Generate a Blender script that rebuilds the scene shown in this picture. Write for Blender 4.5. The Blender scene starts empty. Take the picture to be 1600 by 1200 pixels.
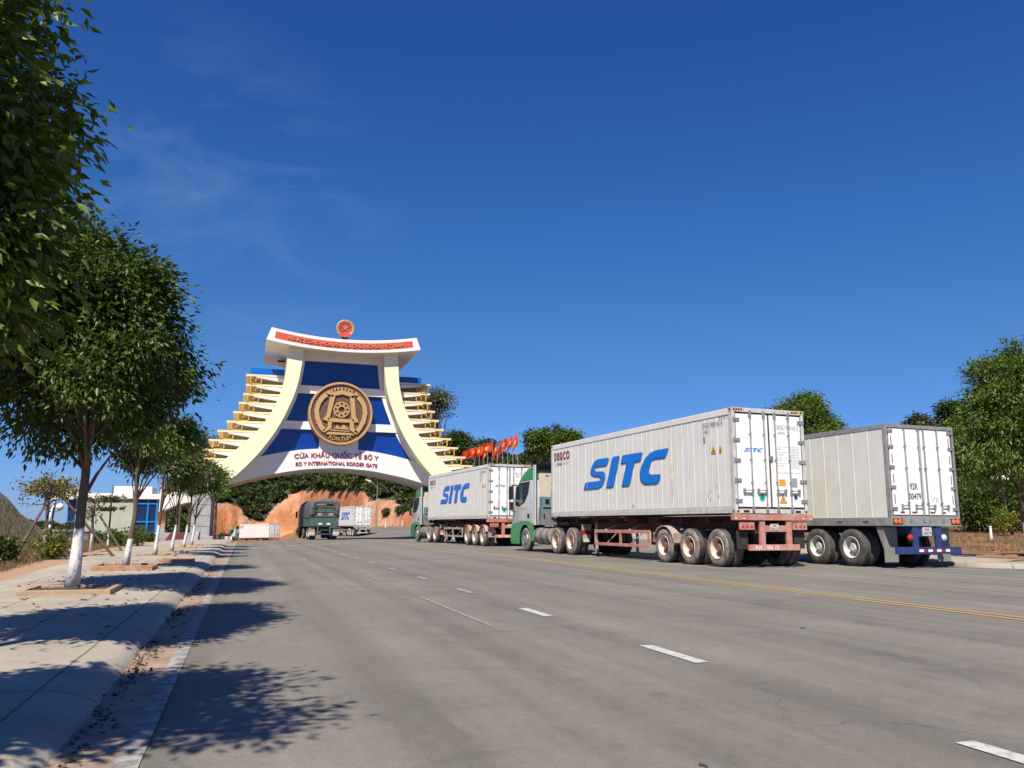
import bpy, bmesh, math, random
import numpy as np
from mathutils import Vector, Matrix
PI = math.pi; R = math.radians
S = bpy.context.scene
COL = S.collection

# ------------------------------------------------------------ camera
cam = bpy.data.cameras.new('camera'); camo = bpy.data.objects.new('camera', cam); COL.objects.link(camo)
cam.sensor_width = 36; cam.lens = 36*1281.0/1600; cam.clip_end = 3000; cam.clip_start = .05
_y, _p, _r = R(17.785), R(9.788), R(.248)
fw = Vector((math.sin(_y)*math.cos(_p), math.cos(_y)*math.cos(_p), math.sin(_p)))
ri = Vector((math.cos(_y), -math.sin(_y), 0)); up = ri.cross(fw)
r2 = ri*math.cos(_r)+up*math.sin(_r); u2 = -ri*math.sin(_r)+up*math.cos(_r)
M = Matrix((r2, u2, -fw)).transposed().to_4x4(); M.translation = Vector((0, 0, 1.1))
camo.matrix_world = M; S.camera = camo

# ------------------------------------------------------------ sky, sun, exposure
SUN_EL, SUN_AZ = 52.0, 30.0            # light travels towards +X,+Y
sd = Vector((-math.sin(R(SUN_AZ))*math.cos(R(SUN_EL)), -math.cos(R(SUN_AZ))*math.cos(R(SUN_EL)), math.sin(R(SUN_EL))))
w = bpy.data.worlds.new('World'); S.world = w; w.use_nodes = True
nt = w.node_tree; N = nt.nodes; LK = nt.links; N.clear()
out = N.new('ShaderNodeOutputWorld'); bg = N.new('ShaderNodeBackground'); sky = N.new('ShaderNodeTexSky')
sky.sky_type = 'NISHITA'; sky.sun_disc = False; sky.sun_elevation = R(SUN_EL)
sky.sun_rotation = math.atan2(sd.x, sd.y)
sky.air_density = 1.0; sky.dust_density = .25; sky.ozone_density = 4.0; sky.altitude = 700
hs = N.new('ShaderNodeHueSaturation'); hs.inputs['Saturation'].default_value = 1.10; hs.inputs['Value'].default_value = .95
tint = N.new('ShaderNodeMixRGB'); tint.blend_type = 'MULTIPLY'; tint.inputs[0].default_value = 1; tint.inputs[2].default_value = (.77, .91, 1.17, 1)
_tc = N.new('ShaderNodeTexCoord'); _sx = N.new('ShaderNodeSeparateXYZ'); LK.new(_tc.outputs['Generated'], _sx.inputs[0]); _cr = N.new('ShaderNodeValToRGB'); LK.new(_sx.outputs[2], _cr.inputs[0])
_e = _cr.color_ramp.elements; _e[0].position = .0; _e[0].color = (.34, .47, .87, 1); _e[1].position = .62; _e[1].color = (.48, .56, .93, 1)
for _p_, _c in ((.07, (.40, .51, .83)), (.2, (.475, .595, .775)), (.36, (.485, .64, .89))): _q = _e.new(_p_); _q.color = (*_c, 1)
LK.new(_cr.outputs[0], tint.inputs[2])
LK.new(sky.outputs[0], tint.inputs[1]); LK.new(tint.outputs[0], hs.inputs['Color'])
# thin cirrus wisps low in the sky on the left
tc = N.new('ShaderNodeTexCoord'); mp = N.new('ShaderNodeMapping'); mp.inputs['Scale'].default_value = (3.2, 3.2, 9); mp.inputs['Rotation'].default_value = (.5, .35, .3)
nz = N.new('ShaderNodeTexNoise'); nz.inputs['Scale'].default_value = 1.6; nz.inputs['Detail'].default_value = 7; nz.inputs['Roughness'].default_value = .62; nz.inputs['Distortion'].default_value = .6
LK.new(tc.outputs['Generated'], mp.inputs[0]); LK.new(mp.outputs[0], nz.inputs[0])
cr = N.new('ShaderNodeMapRange'); cr.inputs[1].default_value = .5; cr.inputs[2].default_value = .85; cr.inputs[3].default_value = 0; cr.inputs[4].default_value = 1
LK.new(nz.outputs[0], cr.inputs[0])
dt = N.new('ShaderNodeVectorMath'); dt.operation = 'DOT_PRODUCT'
_ca = R(-3.5); _ce = R(20); dt.inputs[1].default_value = (math.sin(_ca)*math.cos(_ce), math.cos(_ca)*math.cos(_ce), math.sin(_ce))
LK.new(tc.outputs['Generated'], dt.inputs[0])
cm = N.new('ShaderNodeMapRange'); cm.inputs[1].default_value = .972; cm.inputs[2].default_value = .999; cm.inputs[3].default_value = 0; cm.inputs[4].default_value = .12; cm.interpolation_type = 'SMOOTHSTEP'
LK.new(dt.outputs['Value'], cm.inputs[0])
mm = N.new('ShaderNodeMath'); mm.operation = 'MULTIPLY'; LK.new(cr.outputs[0], mm.inputs[0]); LK.new(cm.outputs[0], mm.inputs[1])
mx = N.new('ShaderNodeMixRGB'); LK.new(mm.outputs[0], mx.inputs[0]); LK.new(hs.outputs[0], mx.inputs[1]); mx.inputs[2].default_value = (5.2, 6.2, 8.0, 1)
LK.new(mx.outputs[0], bg.inputs[0]); bg.inputs[1].default_value = .076; LK.new(bg.outputs[0], out.inputs[0])
sl = bpy.data.lights.new('sun', 'SUN'); sl.energy = 3.8; sl.angle = R(.53); sl.color = (1, .92, .78)
so = bpy.data.objects.new('sun', sl); COL.objects.link(so); so.rotation_euler = sd.to_track_quat('Z', 'Y').to_euler(); so.location = sd*40
S.view_settings.view_transform = 'Standard'; S.view_settings.look = 'None'; S.view_settings.exposure = .85; S.view_settings.gamma = 1

# ------------------------------------------------------------ materials
MATS = {}
def mat(name, col, rough=.6, metal=0, var=0, vscale=4, col2=None, bump=0, bscale=40, spec=.5, streak=0, streak_col=(.25, .2, .14), trans=0, island=0, vfac=(.4, .62), coat=0, blot=0):
    if name in MATS: return MATS[name]
    m = bpy.data.materials.new(name); m.use_nodes = True; t = m.node_tree; n = t.nodes; l = t.links
    b = n['Principled BSDF']; b.inputs['Roughness'].default_value = rough; b.inputs['Metallic'].default_value = metal
    b.inputs['Specular IOR Level'].default_value = spec; b.inputs['Coat Weight'].default_value = coat
    c = n.new('ShaderNodeRGB'); c.outputs[0].default_value = (*col, 1); cur = c.outputs[0]
    tcn = n.new('ShaderNodeTexCoord')
    if col2 or var:
        c2 = col2 or tuple(max(0, x*(1-var)) for x in col)
        z = n.new('ShaderNodeTexNoise'); z.inputs['Scale'].default_value = vscale; z.inputs['Detail'].default_value = 8; z.inputs['Roughness'].default_value = .62
        l.new(tcn.outputs['Object'], z.inputs[0])
        mr = n.new('ShaderNodeMapRange'); mr.inputs[1].default_value = vfac[0]; mr.inputs[2].default_value = vfac[1]; l.new(z.outputs[0], mr.inputs[0])
        x = n.new('ShaderNodeMixRGB'); l.new(mr.outputs[0], x.inputs[0]); l.new(cur, x.inputs[1]); x.inputs[2].default_value = (*c2, 1); cur = x.outputs[0]
    if streak:
        mpn = n.new('ShaderNodeMapping'); mpn.inputs['Scale'].default_value = (5, 5, .35); l.new(tcn.outputs['Object'], mpn.inputs[0])
        z = n.new('ShaderNodeTexNoise'); z.inputs['Scale'].default_value = 2.2; z.inputs['Detail'].default_value = 7; z.inputs['Roughness'].default_value = .7; l.new(mpn.outputs[0], z.inputs[0])
        mr = n.new('ShaderNodeMapRange'); mr.inputs[1].default_value = .5; mr.inputs[2].default_value = .8; mr.inputs[4].default_value = streak; l.new(z.outputs[0], mr.inputs[0])
        x = n.new('ShaderNodeMixRGB'); l.new(mr.outputs[0], x.inputs[0]); l.new(cur, x.inputs[1]); x.inputs[2].default_value = (*streak_col, 1); cur = x.outputs[0]
    if blot:
        z = n.new('ShaderNodeTexNoise'); z.inputs['Scale'].default_value = 7; z.inputs['Detail'].default_value = 9; z.inputs['Roughness'].default_value = .75; l.new(tcn.outputs['Object'], z.inputs[0])
        mr = n.new('ShaderNodeMapRange'); mr.inputs[1].default_value = .62; mr.inputs[2].default_value = .7; mr.inputs[4].default_value = blot; l.new(z.outputs[0], mr.inputs[0])
        x = n.new('ShaderNodeMixRGB'); l.new(mr.outputs[0], x.inputs[0]); l.new(cur, x.inputs[1]); x.inputs[2].default_value = (*streak_col, 1); cur = x.outputs[0]
    if island:
        g = n.new('ShaderNodeNewGeometry'); mr = n.new('ShaderNodeMapRange'); mr.inputs[3].default_value = 1-island; mr.inputs[4].default_value = 1+island; l.new(g.outputs['Random Per Island'], mr.inputs[0])
        x = n.new('ShaderNodeVectorMath'); x.operation = 'SCALE'; l.new(cur, x.inputs[0]); l.new(mr.outputs[0], x.inputs['Scale']); cur = x.outputs[0]
    l.new(cur, b.inputs['Base Color'])
    if bump:
        z = n.new('ShaderNodeTexNoise'); z.inputs['Scale'].default_value = bscale; z.inputs['Detail'].default_value = 6; l.new(tcn.outputs['Object'], z.inputs[0])
        bp = n.new('ShaderNodeBump'); bp.inputs['Strength'].default_value = min(1, bump); bp.inputs['Distance'].default_value = .02 if bump <= 1 else .02*bump; l.new(z.outputs[0], bp.inputs['Height']); l.new(bp.outputs[0], b.inputs['Normal'])
    if trans:
        tr = n.new('ShaderNodeBsdfTranslucent'); x = n.new('ShaderNodeVectorMath'); x.operation = 'MULTIPLY'; l.new(cur, x.inputs[0]); x.inputs[1].default_value = (1.5, 1.7, .6); l.new(x.outputs[0], tr.inputs[0])
        ms = n.new('ShaderNodeMixShader'); ms.inputs[0].default_value = trans; l.new(b.outputs[0], ms.inputs[1]); l.new(tr.outputs[0], ms.inputs[2]); l.new(ms.outputs[0], n['Material Output'].inputs[0])
    MATS[name] = m; return m
def vmath_mat(name): return MATS[name]

white = mat('container_white', (.77, .755, .70), .42, streak=.2, streak_col=(.42, .37, .30), var=.08, vscale=1.3, blot=.12)
whited = mat('door_white', (.82, .82, .80), .4, streak=.12, streak_col=(.45, .42, .36), blot=.1)
railw = mat('rail_white', (.60, .585, .55), .5, streak=.45, streak_col=(.3, .24, .18), var=.2, vscale=6, blot=.5)
steel = mat('zinc_steel', (.42, .42, .41), .45, .55, var=.35, vscale=9)
gask = mat('rubber_gasket', (.03, .03, .032), .6)
blue = mat('logo_blue', (.0, .17, .66), .4, blot=.05)
dred = mat('logo_dark_red', (.23, .02, .03), .5)
ink = mat('printed_black', (.05, .05, .055), .6)
inkg = mat('printed_grey', (.3, .3, .31), .6)
orange = mat('sticker_orange', (.75, .34, .02), .5)
cyan = mat('sticker_cyan', (.08, .45, .5), .5)
dgreen = mat('sticker_teal', (.0, .2, .17), .5)
navy = mat('sticker_navy', (.03, .05, .2), .5)
rust = mat('corner_rust', (.42, .27, .17), .8, col2=(.6, .55, .48), var=.3, vscale=12)
redp = mat('faded_red_paint', (.46, .15, .115), .7, col2=(.48, .29, .24), vscale=5, streak=.25, streak_col=(.33, .2, .16))
redp2 = mat('orange_red_paint', (.52, .13, .075), .65, col2=(.45, .22, .16), vscale=5, streak=.2, streak_col=(.3, .2, .16))
redd = mat('maroon_frame', (.13, .04, .035), .75, var=.4, vscale=6)
dust = mat('dusty_mudguard', (.42, .34, .28), .85, var=.3, vscale=8)
tyre = mat('tyre_rubber', (.045, .042, .04), .85, col2=(.15, .135, .12), vscale=3, bump=.6, bscale=60, vfac=(.42, .7))
tyred = mat('tyre_sidewall_dusty', (.27, .235, .205), .9, col2=(.1, .09, .08), vscale=5)
rimb = mat('rim_beige', (.62, .50, .41), .7, col2=(.42, .28, .2), vscale=9, vfac=(.5, .75))
rimr = mat('rim_rusty_disc', (.27, .14, .1), .8, var=.4, vscale=10)
rimw = mat('rim_white', (.6, .59, .56), .5, var=.25, vscale=9)
alu = mat('aluminium', (.55, .54, .52), .4, .8, var=.3, vscale=8)
dirtalu = mat('dusty_tank', (.40, .35, .31), .6, .3, var=.3, vscale=4)
black = mat('black_plastic', (.015, .015, .016), .5)
dark = mat('dark_chassis', (.035, .032, .03), .8, var=.4, vscale=7)
glass = mat('cab_glass', (.02, .025, .03), .06, 0, spec=.8)
cabw = mat('cab_pale_grey', (.56, .58, .57), .35, coat=.4, var=.06, vscale=2)
cabg = mat('cab_green', (.03, .27, .07), .35, coat=.4, var=.12, vscale=3)
cream = mat('cab_cream', (.62, .53, .44), .6, var=.12, vscale=3)
bluep = mat('unit_blue', (.13, .27, .31), .5, var=.3, vscale=6)
greyp = mat('unit_grey', (.2, .22, .24), .5, var=.3, vscale=6)
lampr = mat('lamp_red', (.45, .02, .01), .3); lampo = mat('lamp_orange', (.7, .16, .03), .3)
bluef = mat('frame_dark_blue', (.03, .05, .17), .5, var=.3, vscale=6)
galv = mat('galvanised_grey', (.33, .34, .35), .5, .3, var=.25, vscale=5)
platew = mat('plate_white', (.6, .6, .57), .6, var=.2, vscale=20)
tapew = mat('reflector_white', (.75, .75, .74), .4); taper = mat('reflector_red', (.27, .02, .03), .4)

# ------------------------------------------------------------ mesh helpers
EACH = set('cross_member reflector reflector_tape tank_strap guard_strut casting_hole fork_slot tail_rail faded_panel number_patch vent gauge horn bird side_rib hazard_panel rod_bracket air_tank lamp_bracket tail_lamp mirror generator_cover door_handle sill_support symbol_plate side_lettering hazard_stripes'.split())
class MB:
    def __init__(s, off=(0, 0, 0)): s.v = []; s.f = []; s.mi = []; s.off = off; s.cur = 0; s.items = []
    def add(s, vs, fs, mi=None):
        b = len(s.v); s.items.append((b, b+len(vs), len(s.f), len(s.f)+len(fs))); s.v += [(x+s.off[0], y+s.off[1], z+s.off[2]) for x, y, z in vs]
        s.f += [tuple(i+b for i in f) for f in fs]; s.mi += [s.cur if mi is None else mi]*len(fs); return s
    def box(s, x0, x1, y0, y1, z0, z1, mi=None):
        v = [(x, y, z) for z in (z0, z1) for y in (y0, y1) for x in (x0, x1)]
        return s.add(v, [(0, 2, 3, 1), (4, 5, 7, 6), (0, 1, 5, 4), (2, 6, 7, 3), (0, 4, 6, 2), (1, 3, 7, 5)], mi)
    def prism(s, poly, a, b, axis='x', mi=None):      # poly in the two other axes (order kept)
        n = len(poly)
        def P(t, p):
            return (t, p[0], p[1]) if axis == 'x' else (p[0], t, p[1]) if axis == 'y' else (p[0], p[1], t)
        v = [P(a, p) for p in poly]+[P(b, p) for p in poly]
        return s.add(v, [tuple(range(n-1, -1, -1)), tuple(range(n, 2*n))]+[(i, (i+1) % n, n+(i+1) % n, n+i) for i in range(n)], mi)
    def tube(s, pts, r, n=8, mi=None):
        pts = [Vector(p) for p in pts]; rs = r if isinstance(r, (list, tuple)) else [r]*len(pts); vs = []; fs = []
        ref = None
        for i, p in enumerate(pts):
            d = (pts[min(i+1, len(pts)-1)]-pts[max(i-1, 0)]).normalized()
            if ref is None: ref = Vector((1, 0, 0)) if abs(d.x) < .8 else Vector((0, 1, 0))
            a = (ref-d*ref.dot(d)).normalized(); b = d.cross(a); ref = a
            for k in range(n):
                q = p+(a*math.cos(2*PI*k/n)+b*math.sin(2*PI*k/n))*rs[i]; vs.append(tuple(q))
        for i in range(len(pts)-1):
            for k in range(n): fs.append((i*n+k, i*n+(k+1) % n, (i+1)*n+(k+1) % n, (i+1)*n+k))
        fs.append(tuple(range(n-1, -1, -1))); fs.append(tuple(range((len(pts)-1)*n, len(pts)*n)))
        return s.add(vs, fs, mi)
    def lathe(s, prof, c, axis='x', n=28, mi=None):   # prof: (t along axis, radius)
        vs = []; fs = []
        for t, r in prof:
            for k in range(n):
                a = 2*PI*k/n; ca, sa = math.cos(a)*r, math.sin(a)*r
                vs.append((c[0]+t, c[1]+ca, c[2]+sa) if axis == 'x' else (c[0]+ca, c[1]+t, c[2]+sa) if axis == 'y' else (c[0]+ca, c[1]+sa, c[2]+t))
        for i in range(len(prof)-1):
            for k in range(n): fs.append((i*n+k, i*n+(k+1) % n, (i+1)*n+(k+1) % n, (i+1)*n+k))
        return s.add(vs, fs, mi)
    def build(s, name, m, parent=None, smooth=False, bevel=0, loc=None, rot=None, label=None):
        if name in EACH and len(s.items) > 1:
            ex_ = .001 if 'hole' in name else .03; bb = [(np.min(s.v[a:c], 0)-ex_, np.max(s.v[a:c], 0)+ex_) for a, c, _, _ in s.items]; g = list(range(len(bb)))
            for i in range(len(bb)):
                for j in range(i):
                    if np.all(bb[i][0] <= bb[j][1]) and np.all(bb[j][0] <= bb[i][1]):
                        o_, n_ = g[i], g[j]; g = [n_ if q == o_ else q for q in g]
            if len(set(g)) > 1:
                out_ = None
                for k in dict.fromkeys(g):
                    p = MB()
                    for i, (a, c, fa, fc) in enumerate(s.items):
                        if g[i] == k:
                            d = len(p.v)-a; p.v += s.v[a:c]; p.f += [tuple(q+d for q in f) for f in s.f[fa:fc]]; p.mi += s.mi[fa:fc]
                    out_ = p.build(name, m, parent, smooth, bevel, loc, rot, label)
                return out_
        me = bpy.data.meshes.new(name); me.from_pydata(s.v, [], s.f)
        ms = m if isinstance(m, (list, tuple)) else [m]
        for q in ms: me.materials.append(q)
        if len(ms) > 1: me.polygons.foreach_set('material_index', s.mi)
        bm = bmesh.new(); bm.from_mesh(me)
        bmesh.ops.recalc_face_normals(bm, faces=bm.faces)
        if bevel:
            es = [e for e in bm.edges if len(e.link_faces) == 2 and e.calc_face_angle(0) > .6 and e.calc_length() > bevel*2.2]
            if es: bmesh.ops.bevel(bm, geom=es, offset=bevel, segments=2, profile=.6, affect='EDGES', clamp_overlap=True)
        bm.to_mesh(me); bm.free()
        if smooth:
            me.shade_smooth()
            if smooth != 'all': me.set_sharp_from_angle(angle=R(38))
        o = bpy.data.objects.new(name, me); COL.objects.link(o)
        if parent: o.parent = parent
        if loc: o.location = loc
        if rot: o.rotation_euler = rot
        if label: o['label'] = label
        return o
def raw(name, v, f, m, parent=None, smooth=False):
    me = bpy.data.meshes.new(name); v = np.asarray(v, np.float32); f = np.asarray(f, np.int32)
    me.vertices.add(len(v)); me.vertices.foreach_set('co', v.ravel())
    k = f.shape[1]; me.loops.add(f.size); me.loops.foreach_set('vertex_index', f.ravel())
    me.polygons.add(len(f)); me.polygons.foreach_set('loop_start', np.arange(len(f), dtype=np.int32)*k)
    me.update(calc_edges=True); me.validate()
    for q in (m if isinstance(m, (list, tuple)) else [m]): me.materials.append(q)
    if smooth: me.shade_smooth()
    o = bpy.data.objects.new(name, me); COL.objects.link(o)
    if parent: o.parent = parent
    return o
def tag(o, label, cat, group=None):
    o['label'] = label; o['category'] = cat
    if group: o['group'] = group
    return o
def thing(name, loc, rz, label, cat, group=None):
    o = bpy.data.objects.new(name, None); COL.objects.link(o); o.location = loc; o.rotation_euler = (0, 0, rz)
    o.empty_display_size = .3
    return tag(o, label, cat, group)
def struct(o): o['kind'] = 'structure'; return o
def stuff(o, label=None, cat=None):
    o['kind'] = 'stuff'
    if label: o['label'] = label; o['category'] = cat
    return o
def copy_tree(o, parent=None):
    c = o.copy(); COL.objects.link(c)
    if parent: c.parent = parent
    for ch in list(o.children): copy_tree(ch, c)
    return c
_tc = {}
def text_geo(body, bold=.0):
    k = (body, bold)
    if k in _tc: return _tc[k]
    cu = bpy.data.curves.new('lettering', 'FONT'); cu.body = body; cu.size = 1; cu.extrude = 0; cu.offset = bold; cu.resolution_u = 3
    cu.fill_mode = 'FRONT'
    o = bpy.data.objects.new('lettering', cu); COL.objects.link(o)
    dg = bpy.context.evaluated_depsgraph_get(); me = bpy.data.meshes.new_from_object(o.evaluated_get(dg))
    vs = [(v.co.x, v.co.y) for v in me.vertices]; fs = [tuple(p.vertices) for p in me.polygons]
    bpy.data.objects.remove(o); bpy.data.curves.remove(cu); bpy.data.meshes.remove(me)
    _tc[k] = (vs, fs); return vs, fs
def text(mb, body, fn, u0, u1, v0, v1, bold=.0, slant=0, mi=None, depth=0):
    """flat lettering fitted in the box u0..u1, v0..v1 on the surface fn(u, v, d)"""
    vs, fs = text_geo(body, bold)
    if not vs: return
    xs = [a for a, b in vs]; ys = [b for a, b in vs]; x0, x1, y0, y1 = min(xs), max(xs), min(ys), max(ys)
    P = []
    for a, b in vs:
        tv = (b-y0)/(y1-y0); P.append((u0+(a-x0)/(x1-x0)*(u1-u0)+slant*(tv-.5), v0+tv*(v1-v0)))
    if depth:
        n = len(P); mb.add([fn(u, v, depth) for u, v in P], fs, mi)
        from collections import Counter
        ed = Counter(); dire = {}
        for f in fs:
            for i in range(len(f)):
                a, b = f[i], f[(i+1) % len(f)]; k = (min(a, b), max(a, b)); ed[k] += 1; dire[k] = (a, b)
        side = [dire[k] for k, c in ed.items() if c == 1]
        vv = []; ff = []
        for a, b in side:
            q = len(vv); vv += [fn(*P[a], depth), fn(*P[b], depth), fn(*P[b], 0), fn(*P[a], 0)]; ff.append((q, q+1, q+2, q+3))
        mb.add(vv, ff, mi)
    else: mb.add([fn(u, v, 0) for u, v in P], fs, mi)

def sm(t): t = max(0., min(1., t)); return t*t*(3-2*t)
def vn(x, y, s=0):
    return (math.sin(x*1.7+s)+math.sin(y*2.3+s*1.7+x*.6)+math.sin((x+y)*3.1+s*.7)*.6+math.sin((x-y)*5.3+s)*.35)/2.95

# ------------------------------------------------------------ ground heights
AZ = [-60, -30, -14, -10.5, -5.2, -2.1, 1, 3.5, 7.7, 11.2, 13.4, 17.8, 20, 22.2, 26.6, 38.8, 44, 47, 49.4, 60, 80]
RB = [400, 330, 300, 300, 240, 215, 222, 222, 165, 152, 150, 140, 130, 120, 110, 88, 72, 64, 58, 55, 55]
RR = [520, 460, 430, 420, 330, 290, 290, 285, 245, 235, 225, 205, 195, 185, 175, 160, 155, 145, 135, 130, 130]
YR = [820, 818, 815, 815, 790, 702, 694, 692, 692, 692, 700, 705, 696, 700, 705, 672, 646, 632, 615, 610, 610]
YC = {-3.2: 830, -2.3: 790, -1.2: 788, -.4: 796, .2: 815, 1.2: 822, 1.7: 800, 2.4: 776, 3.5: 770, 7.7: 771, 8.0: 781, 9.7: 785, 11.2: 806, 12.0: 822}
CK = sorted(YC)
def px2z(y, r, az): return 1.1+(821-y)/1300.*r*math.cos(R(az-17.785))
def cutfac(az): return -3.2 < az < 12.0
def base_h(X, Y):
    z = 0.
    if Y > 50:
        z -= .008*(min(Y, 170)-50)*(1-sm((X-14)/12.))
        z -= .01*min(12., max(0., 6-X))*sm((Y-55)/25.)
        if Y > 80: z -= min(3.2, .024*(Y-80))*sm((13-X)/10.)
        z += .9*sm((X-15)/9.)*sm((Y-92)/22.)
    r = math.hypot(X, Y); az = math.degrees(math.atan2(X, Y))
    if az > 25 and X > 19: z += .95*sm((r-30)/34.)
    return z
def hill(X, Y):
    r = math.hypot(X, Y); az = math.degrees(math.atan2(X, Y)); zb = base_h(X, Y)
    if az < -59 or az > 79: return zb, 0
    n = vn(az*.6, 3.1)*3+vn(az*1.9, 1.2)*1.2
    rb = np.interp(az, AZ, RB)+n; rr = np.interp(az, AZ, RR)
    if r < rb: return zb, 0
    if cutfac(az):
        yc = np.interp(az, CK, [YC[k] for k in CK])+vn(az*2.6, 7)*1.0; zc = max(px2z(yc, rb+4, az), zb+.3)
    else: zc = zb+1.5
    zr = px2z(np.interp(az, AZ, YR), rr, az)-4.5
    wf = max(3, (zc-zb)*.95)
    t = (r-rb)/wf
    if t < 1:
        prof = t**.85
        return zb+(zc-zb)*prof+(vn(az*5, r*.12, 2)*.5+vn(az*9, r*.3)*.3)*math.sin(PI*t)*(1 if cutfac(az) else .3), (1 if cutfac(az) and zc-zb > 1 else 0)
    q = min(1, (r-rb-wf)/max(5, (rr-rb-wf)))
    return zc+(zr-zc)*q**.9+vn(X*.03, Y*.03)*1.5*q-max(0, r-rr)*.06, 0
def bank(X, Y):                                     # dark earth bank beyond the left verge
    e = (-7.4-.11*(Y-30))-X                          # distance beyond its foot
    if e <= 0: return 0
    return min(e*.95, 7)*sm((Y-12)/10.)*sm((64-Y)/14.)*(1+.12*vn(X*1.3, Y*1.1))
def ground_h(X, Y):
    z, c = hill(X, Y)
    return z+bank(X, Y), c

# ------------------------------------------------------------ ground materials (by position noise)
def ground_mat():
    m = bpy.data.materials.new('red_soil_and_dry_grass'); m.use_nodes = True; t = m.node_tree; n = t.nodes; l = t.links; b = n['Principled BSDF']; b.inputs['Roughness'].default_value = .95; b.inputs['Specular IOR Level'].default_value = .15
    g = n.new('ShaderNodeNewGeometry')
    def noise(sc, det=8, ro=.6):
        z = n.new('ShaderNodeTexNoise'); z.inputs['Scale'].default_value = sc; z.inputs['Detail'].default_value = det; z.inputs['Roughness'].default_value = ro; l.new(g.outputs['Position'], z.inputs[0]); return z.outputs[0]
    def mixc(f, a, bb, lo, hi):
        mr = n.new('ShaderNodeMapRange'); mr.inputs[1].default_value = lo; mr.inputs[2].default_value = hi; l.new(f, mr.inputs[0]); x = n.new('ShaderNodeMixRGB'); l.new(mr.outputs[0], x.inputs[0])
        for i, q in ((1, a), (2, bb)):
            if isinstance(q, tuple): x.inputs[i].default_value = (*q, 1)
            else: l.new(q, x.inputs[i])
        return x.outputs[0]
    soil = mixc(noise(2.2), (.40, .17, .08), (.29, .14, .075), .35, .65)
    grass = mixc(noise(9), (.20, .14, .075), (.115, .085, .04), .35, .65)
    c = mixc(noise(.33, 6, .7), soil, grass, .46, .57)
    l.new(c, b.inputs['Base Color'])
    bp = n.new('ShaderNodeBump'); bp.inputs['Strength'].default_value = .9; bp.inputs['Distance'].default_value = .06; l.new(noise(7, 10, .7), bp.inputs['Height']); l.new(bp.outputs[0], b.inputs['Normal'])
    return m
def cut_mat():
    m = bpy.data.materials.new('orange_cut_earth'); m.use_nodes = True; t = m.node_tree; n = t.nodes; l = t.links; b = n['Principled BSDF']; b.inputs['Roughness'].default_value = .95; b.inputs['Specular IOR Level'].default_value = .1
    g = n.new('ShaderNodeNewGeometry')
    z = n.new('ShaderNodeTexNoise'); z.inputs['Scale'].default_value = .09; z.inputs['Detail'].default_value = 9; z.inputs['Roughness'].default_value = .65; l.new(g.outputs['Position'], z.inputs[0])
    cr = n.new('ShaderNodeValToRGB'); e = cr.color_ramp.elements; e[0].position = .32; e[0].color = (.34, .15, .08, 1); e[1].position = .68; e[1].color = (.62, .31, .17, 1); q = e.new(.5); q.color = (.55, .23, .105, 1); q = e.new(.58); q.color = (.58, .34, .22, 1)
    l.new(z.outputs[0], cr.inputs[0])
    mpn = n.new('ShaderNodeMapping'); mpn.inputs['Scale'].default_value = (.6, .6, .12); l.new(g.outputs['Position'], mpn.inputs[0])
    z2 = n.new('ShaderNodeTexNoise'); z2.inputs['Scale'].default_value = 1.4; z2.inputs['Detail'].default_value = 8; z2.inputs['Roughness'].default_value = .7; l.new(mpn.outputs[0], z2.inputs[0])
    mr = n.new('ShaderNodeMapRange'); mr.inputs[1].default_value = .48; mr.inputs[2].default_value = .72; mr.inputs[4].default_value = .6; l.new(z2.outputs[0], mr.inputs[0])
    x = n.new('ShaderNodeMixRGB'); l.new(mr.outputs[0], x.inputs[0]); l.new(cr.outputs[0], x.inputs[1]); x.inputs[2].default_value = (.22, .11, .07, 1); l.new(x.outputs[0], b.inputs['Base Color'])
    bp = n.new('ShaderNodeBump'); bp.inputs['Strength'].default_value = 1; bp.inputs['Distance'].default_value = 1.1; l.new(z2.outputs[0], bp.inputs['Height']); l.new(bp.outputs[0], b.inputs['Normal'])
    return m
GM, CM = ground_mat(), cut_mat()
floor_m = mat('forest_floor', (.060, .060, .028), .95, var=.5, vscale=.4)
bank_m = mat('dark_bank_earth', (.20, .15, .11), .95, col2=(.11, .085, .06), vscale=.9, bump=6, bscale=2.2, vfac=(.35, .65))
def build_ground():
    rs = [0.4, 2, 4, 6, 8]; r = 8.
    while r < 50: r *= 1.045; rs.append(r)
    while r < 125: r += 2.6; rs.append(r)
    while r < 250: r += 1.1; rs.append(r)
    while r < 330: r += 6; rs.append(r)
    rs += [360, 400, 460, 540, 700, 1000, 1600]
    az = list(np.arange(-180, -60, 6.))+list(np.arange(-60, -16, 2.))+list(np.arange(-16, -4, .4))+list(np.arange(-4, 13, .12))+list(np.arange(13, 56, .4))+list(np.arange(56, 80, 2.))+list(np.arange(80, 180, 6.))
    v = []; c = []
    for rr in rs:
        for a in az:
            X, Y = rr*math.sin(R(a)), rr*math.cos(R(a)); z, k = ground_h(X, Y)
            if bank(X, Y) > .05: k = 3
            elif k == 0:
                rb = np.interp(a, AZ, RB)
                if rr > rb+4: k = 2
            v.append((X, Y, z-.035)); c.append(k)
    n = len(az); f = []; mi = []
    for i in range(len(rs)-1):
        for j in range(n):
            j2 = (j+1) % n; q = (i*n+j, i*n+j2, (i+1)*n+j2, (i+1)*n+j); f.append(q)
            k = [c[t] for t in q]; mi.append(3 if k.count(3) > 1 else (1 if 1 in k else (2 if 2 in k else 0)))
    v.append((0, 0, -.035)); c0 = len(v)-1
    o = raw('ground', v, f, [GM, CM, floor_m, bank_m])
    o.data.polygons.foreach_set('material_index', mi); o.data.shade_smooth()
    d = MB().add([v[i] for i in range(n)]+[v[c0]], [((i+1) % n, i, n) for i in range(n)])   # centre fan
    p = d.build('soil', GM); struct(p)
    return struct(o)
build_ground()

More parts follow.
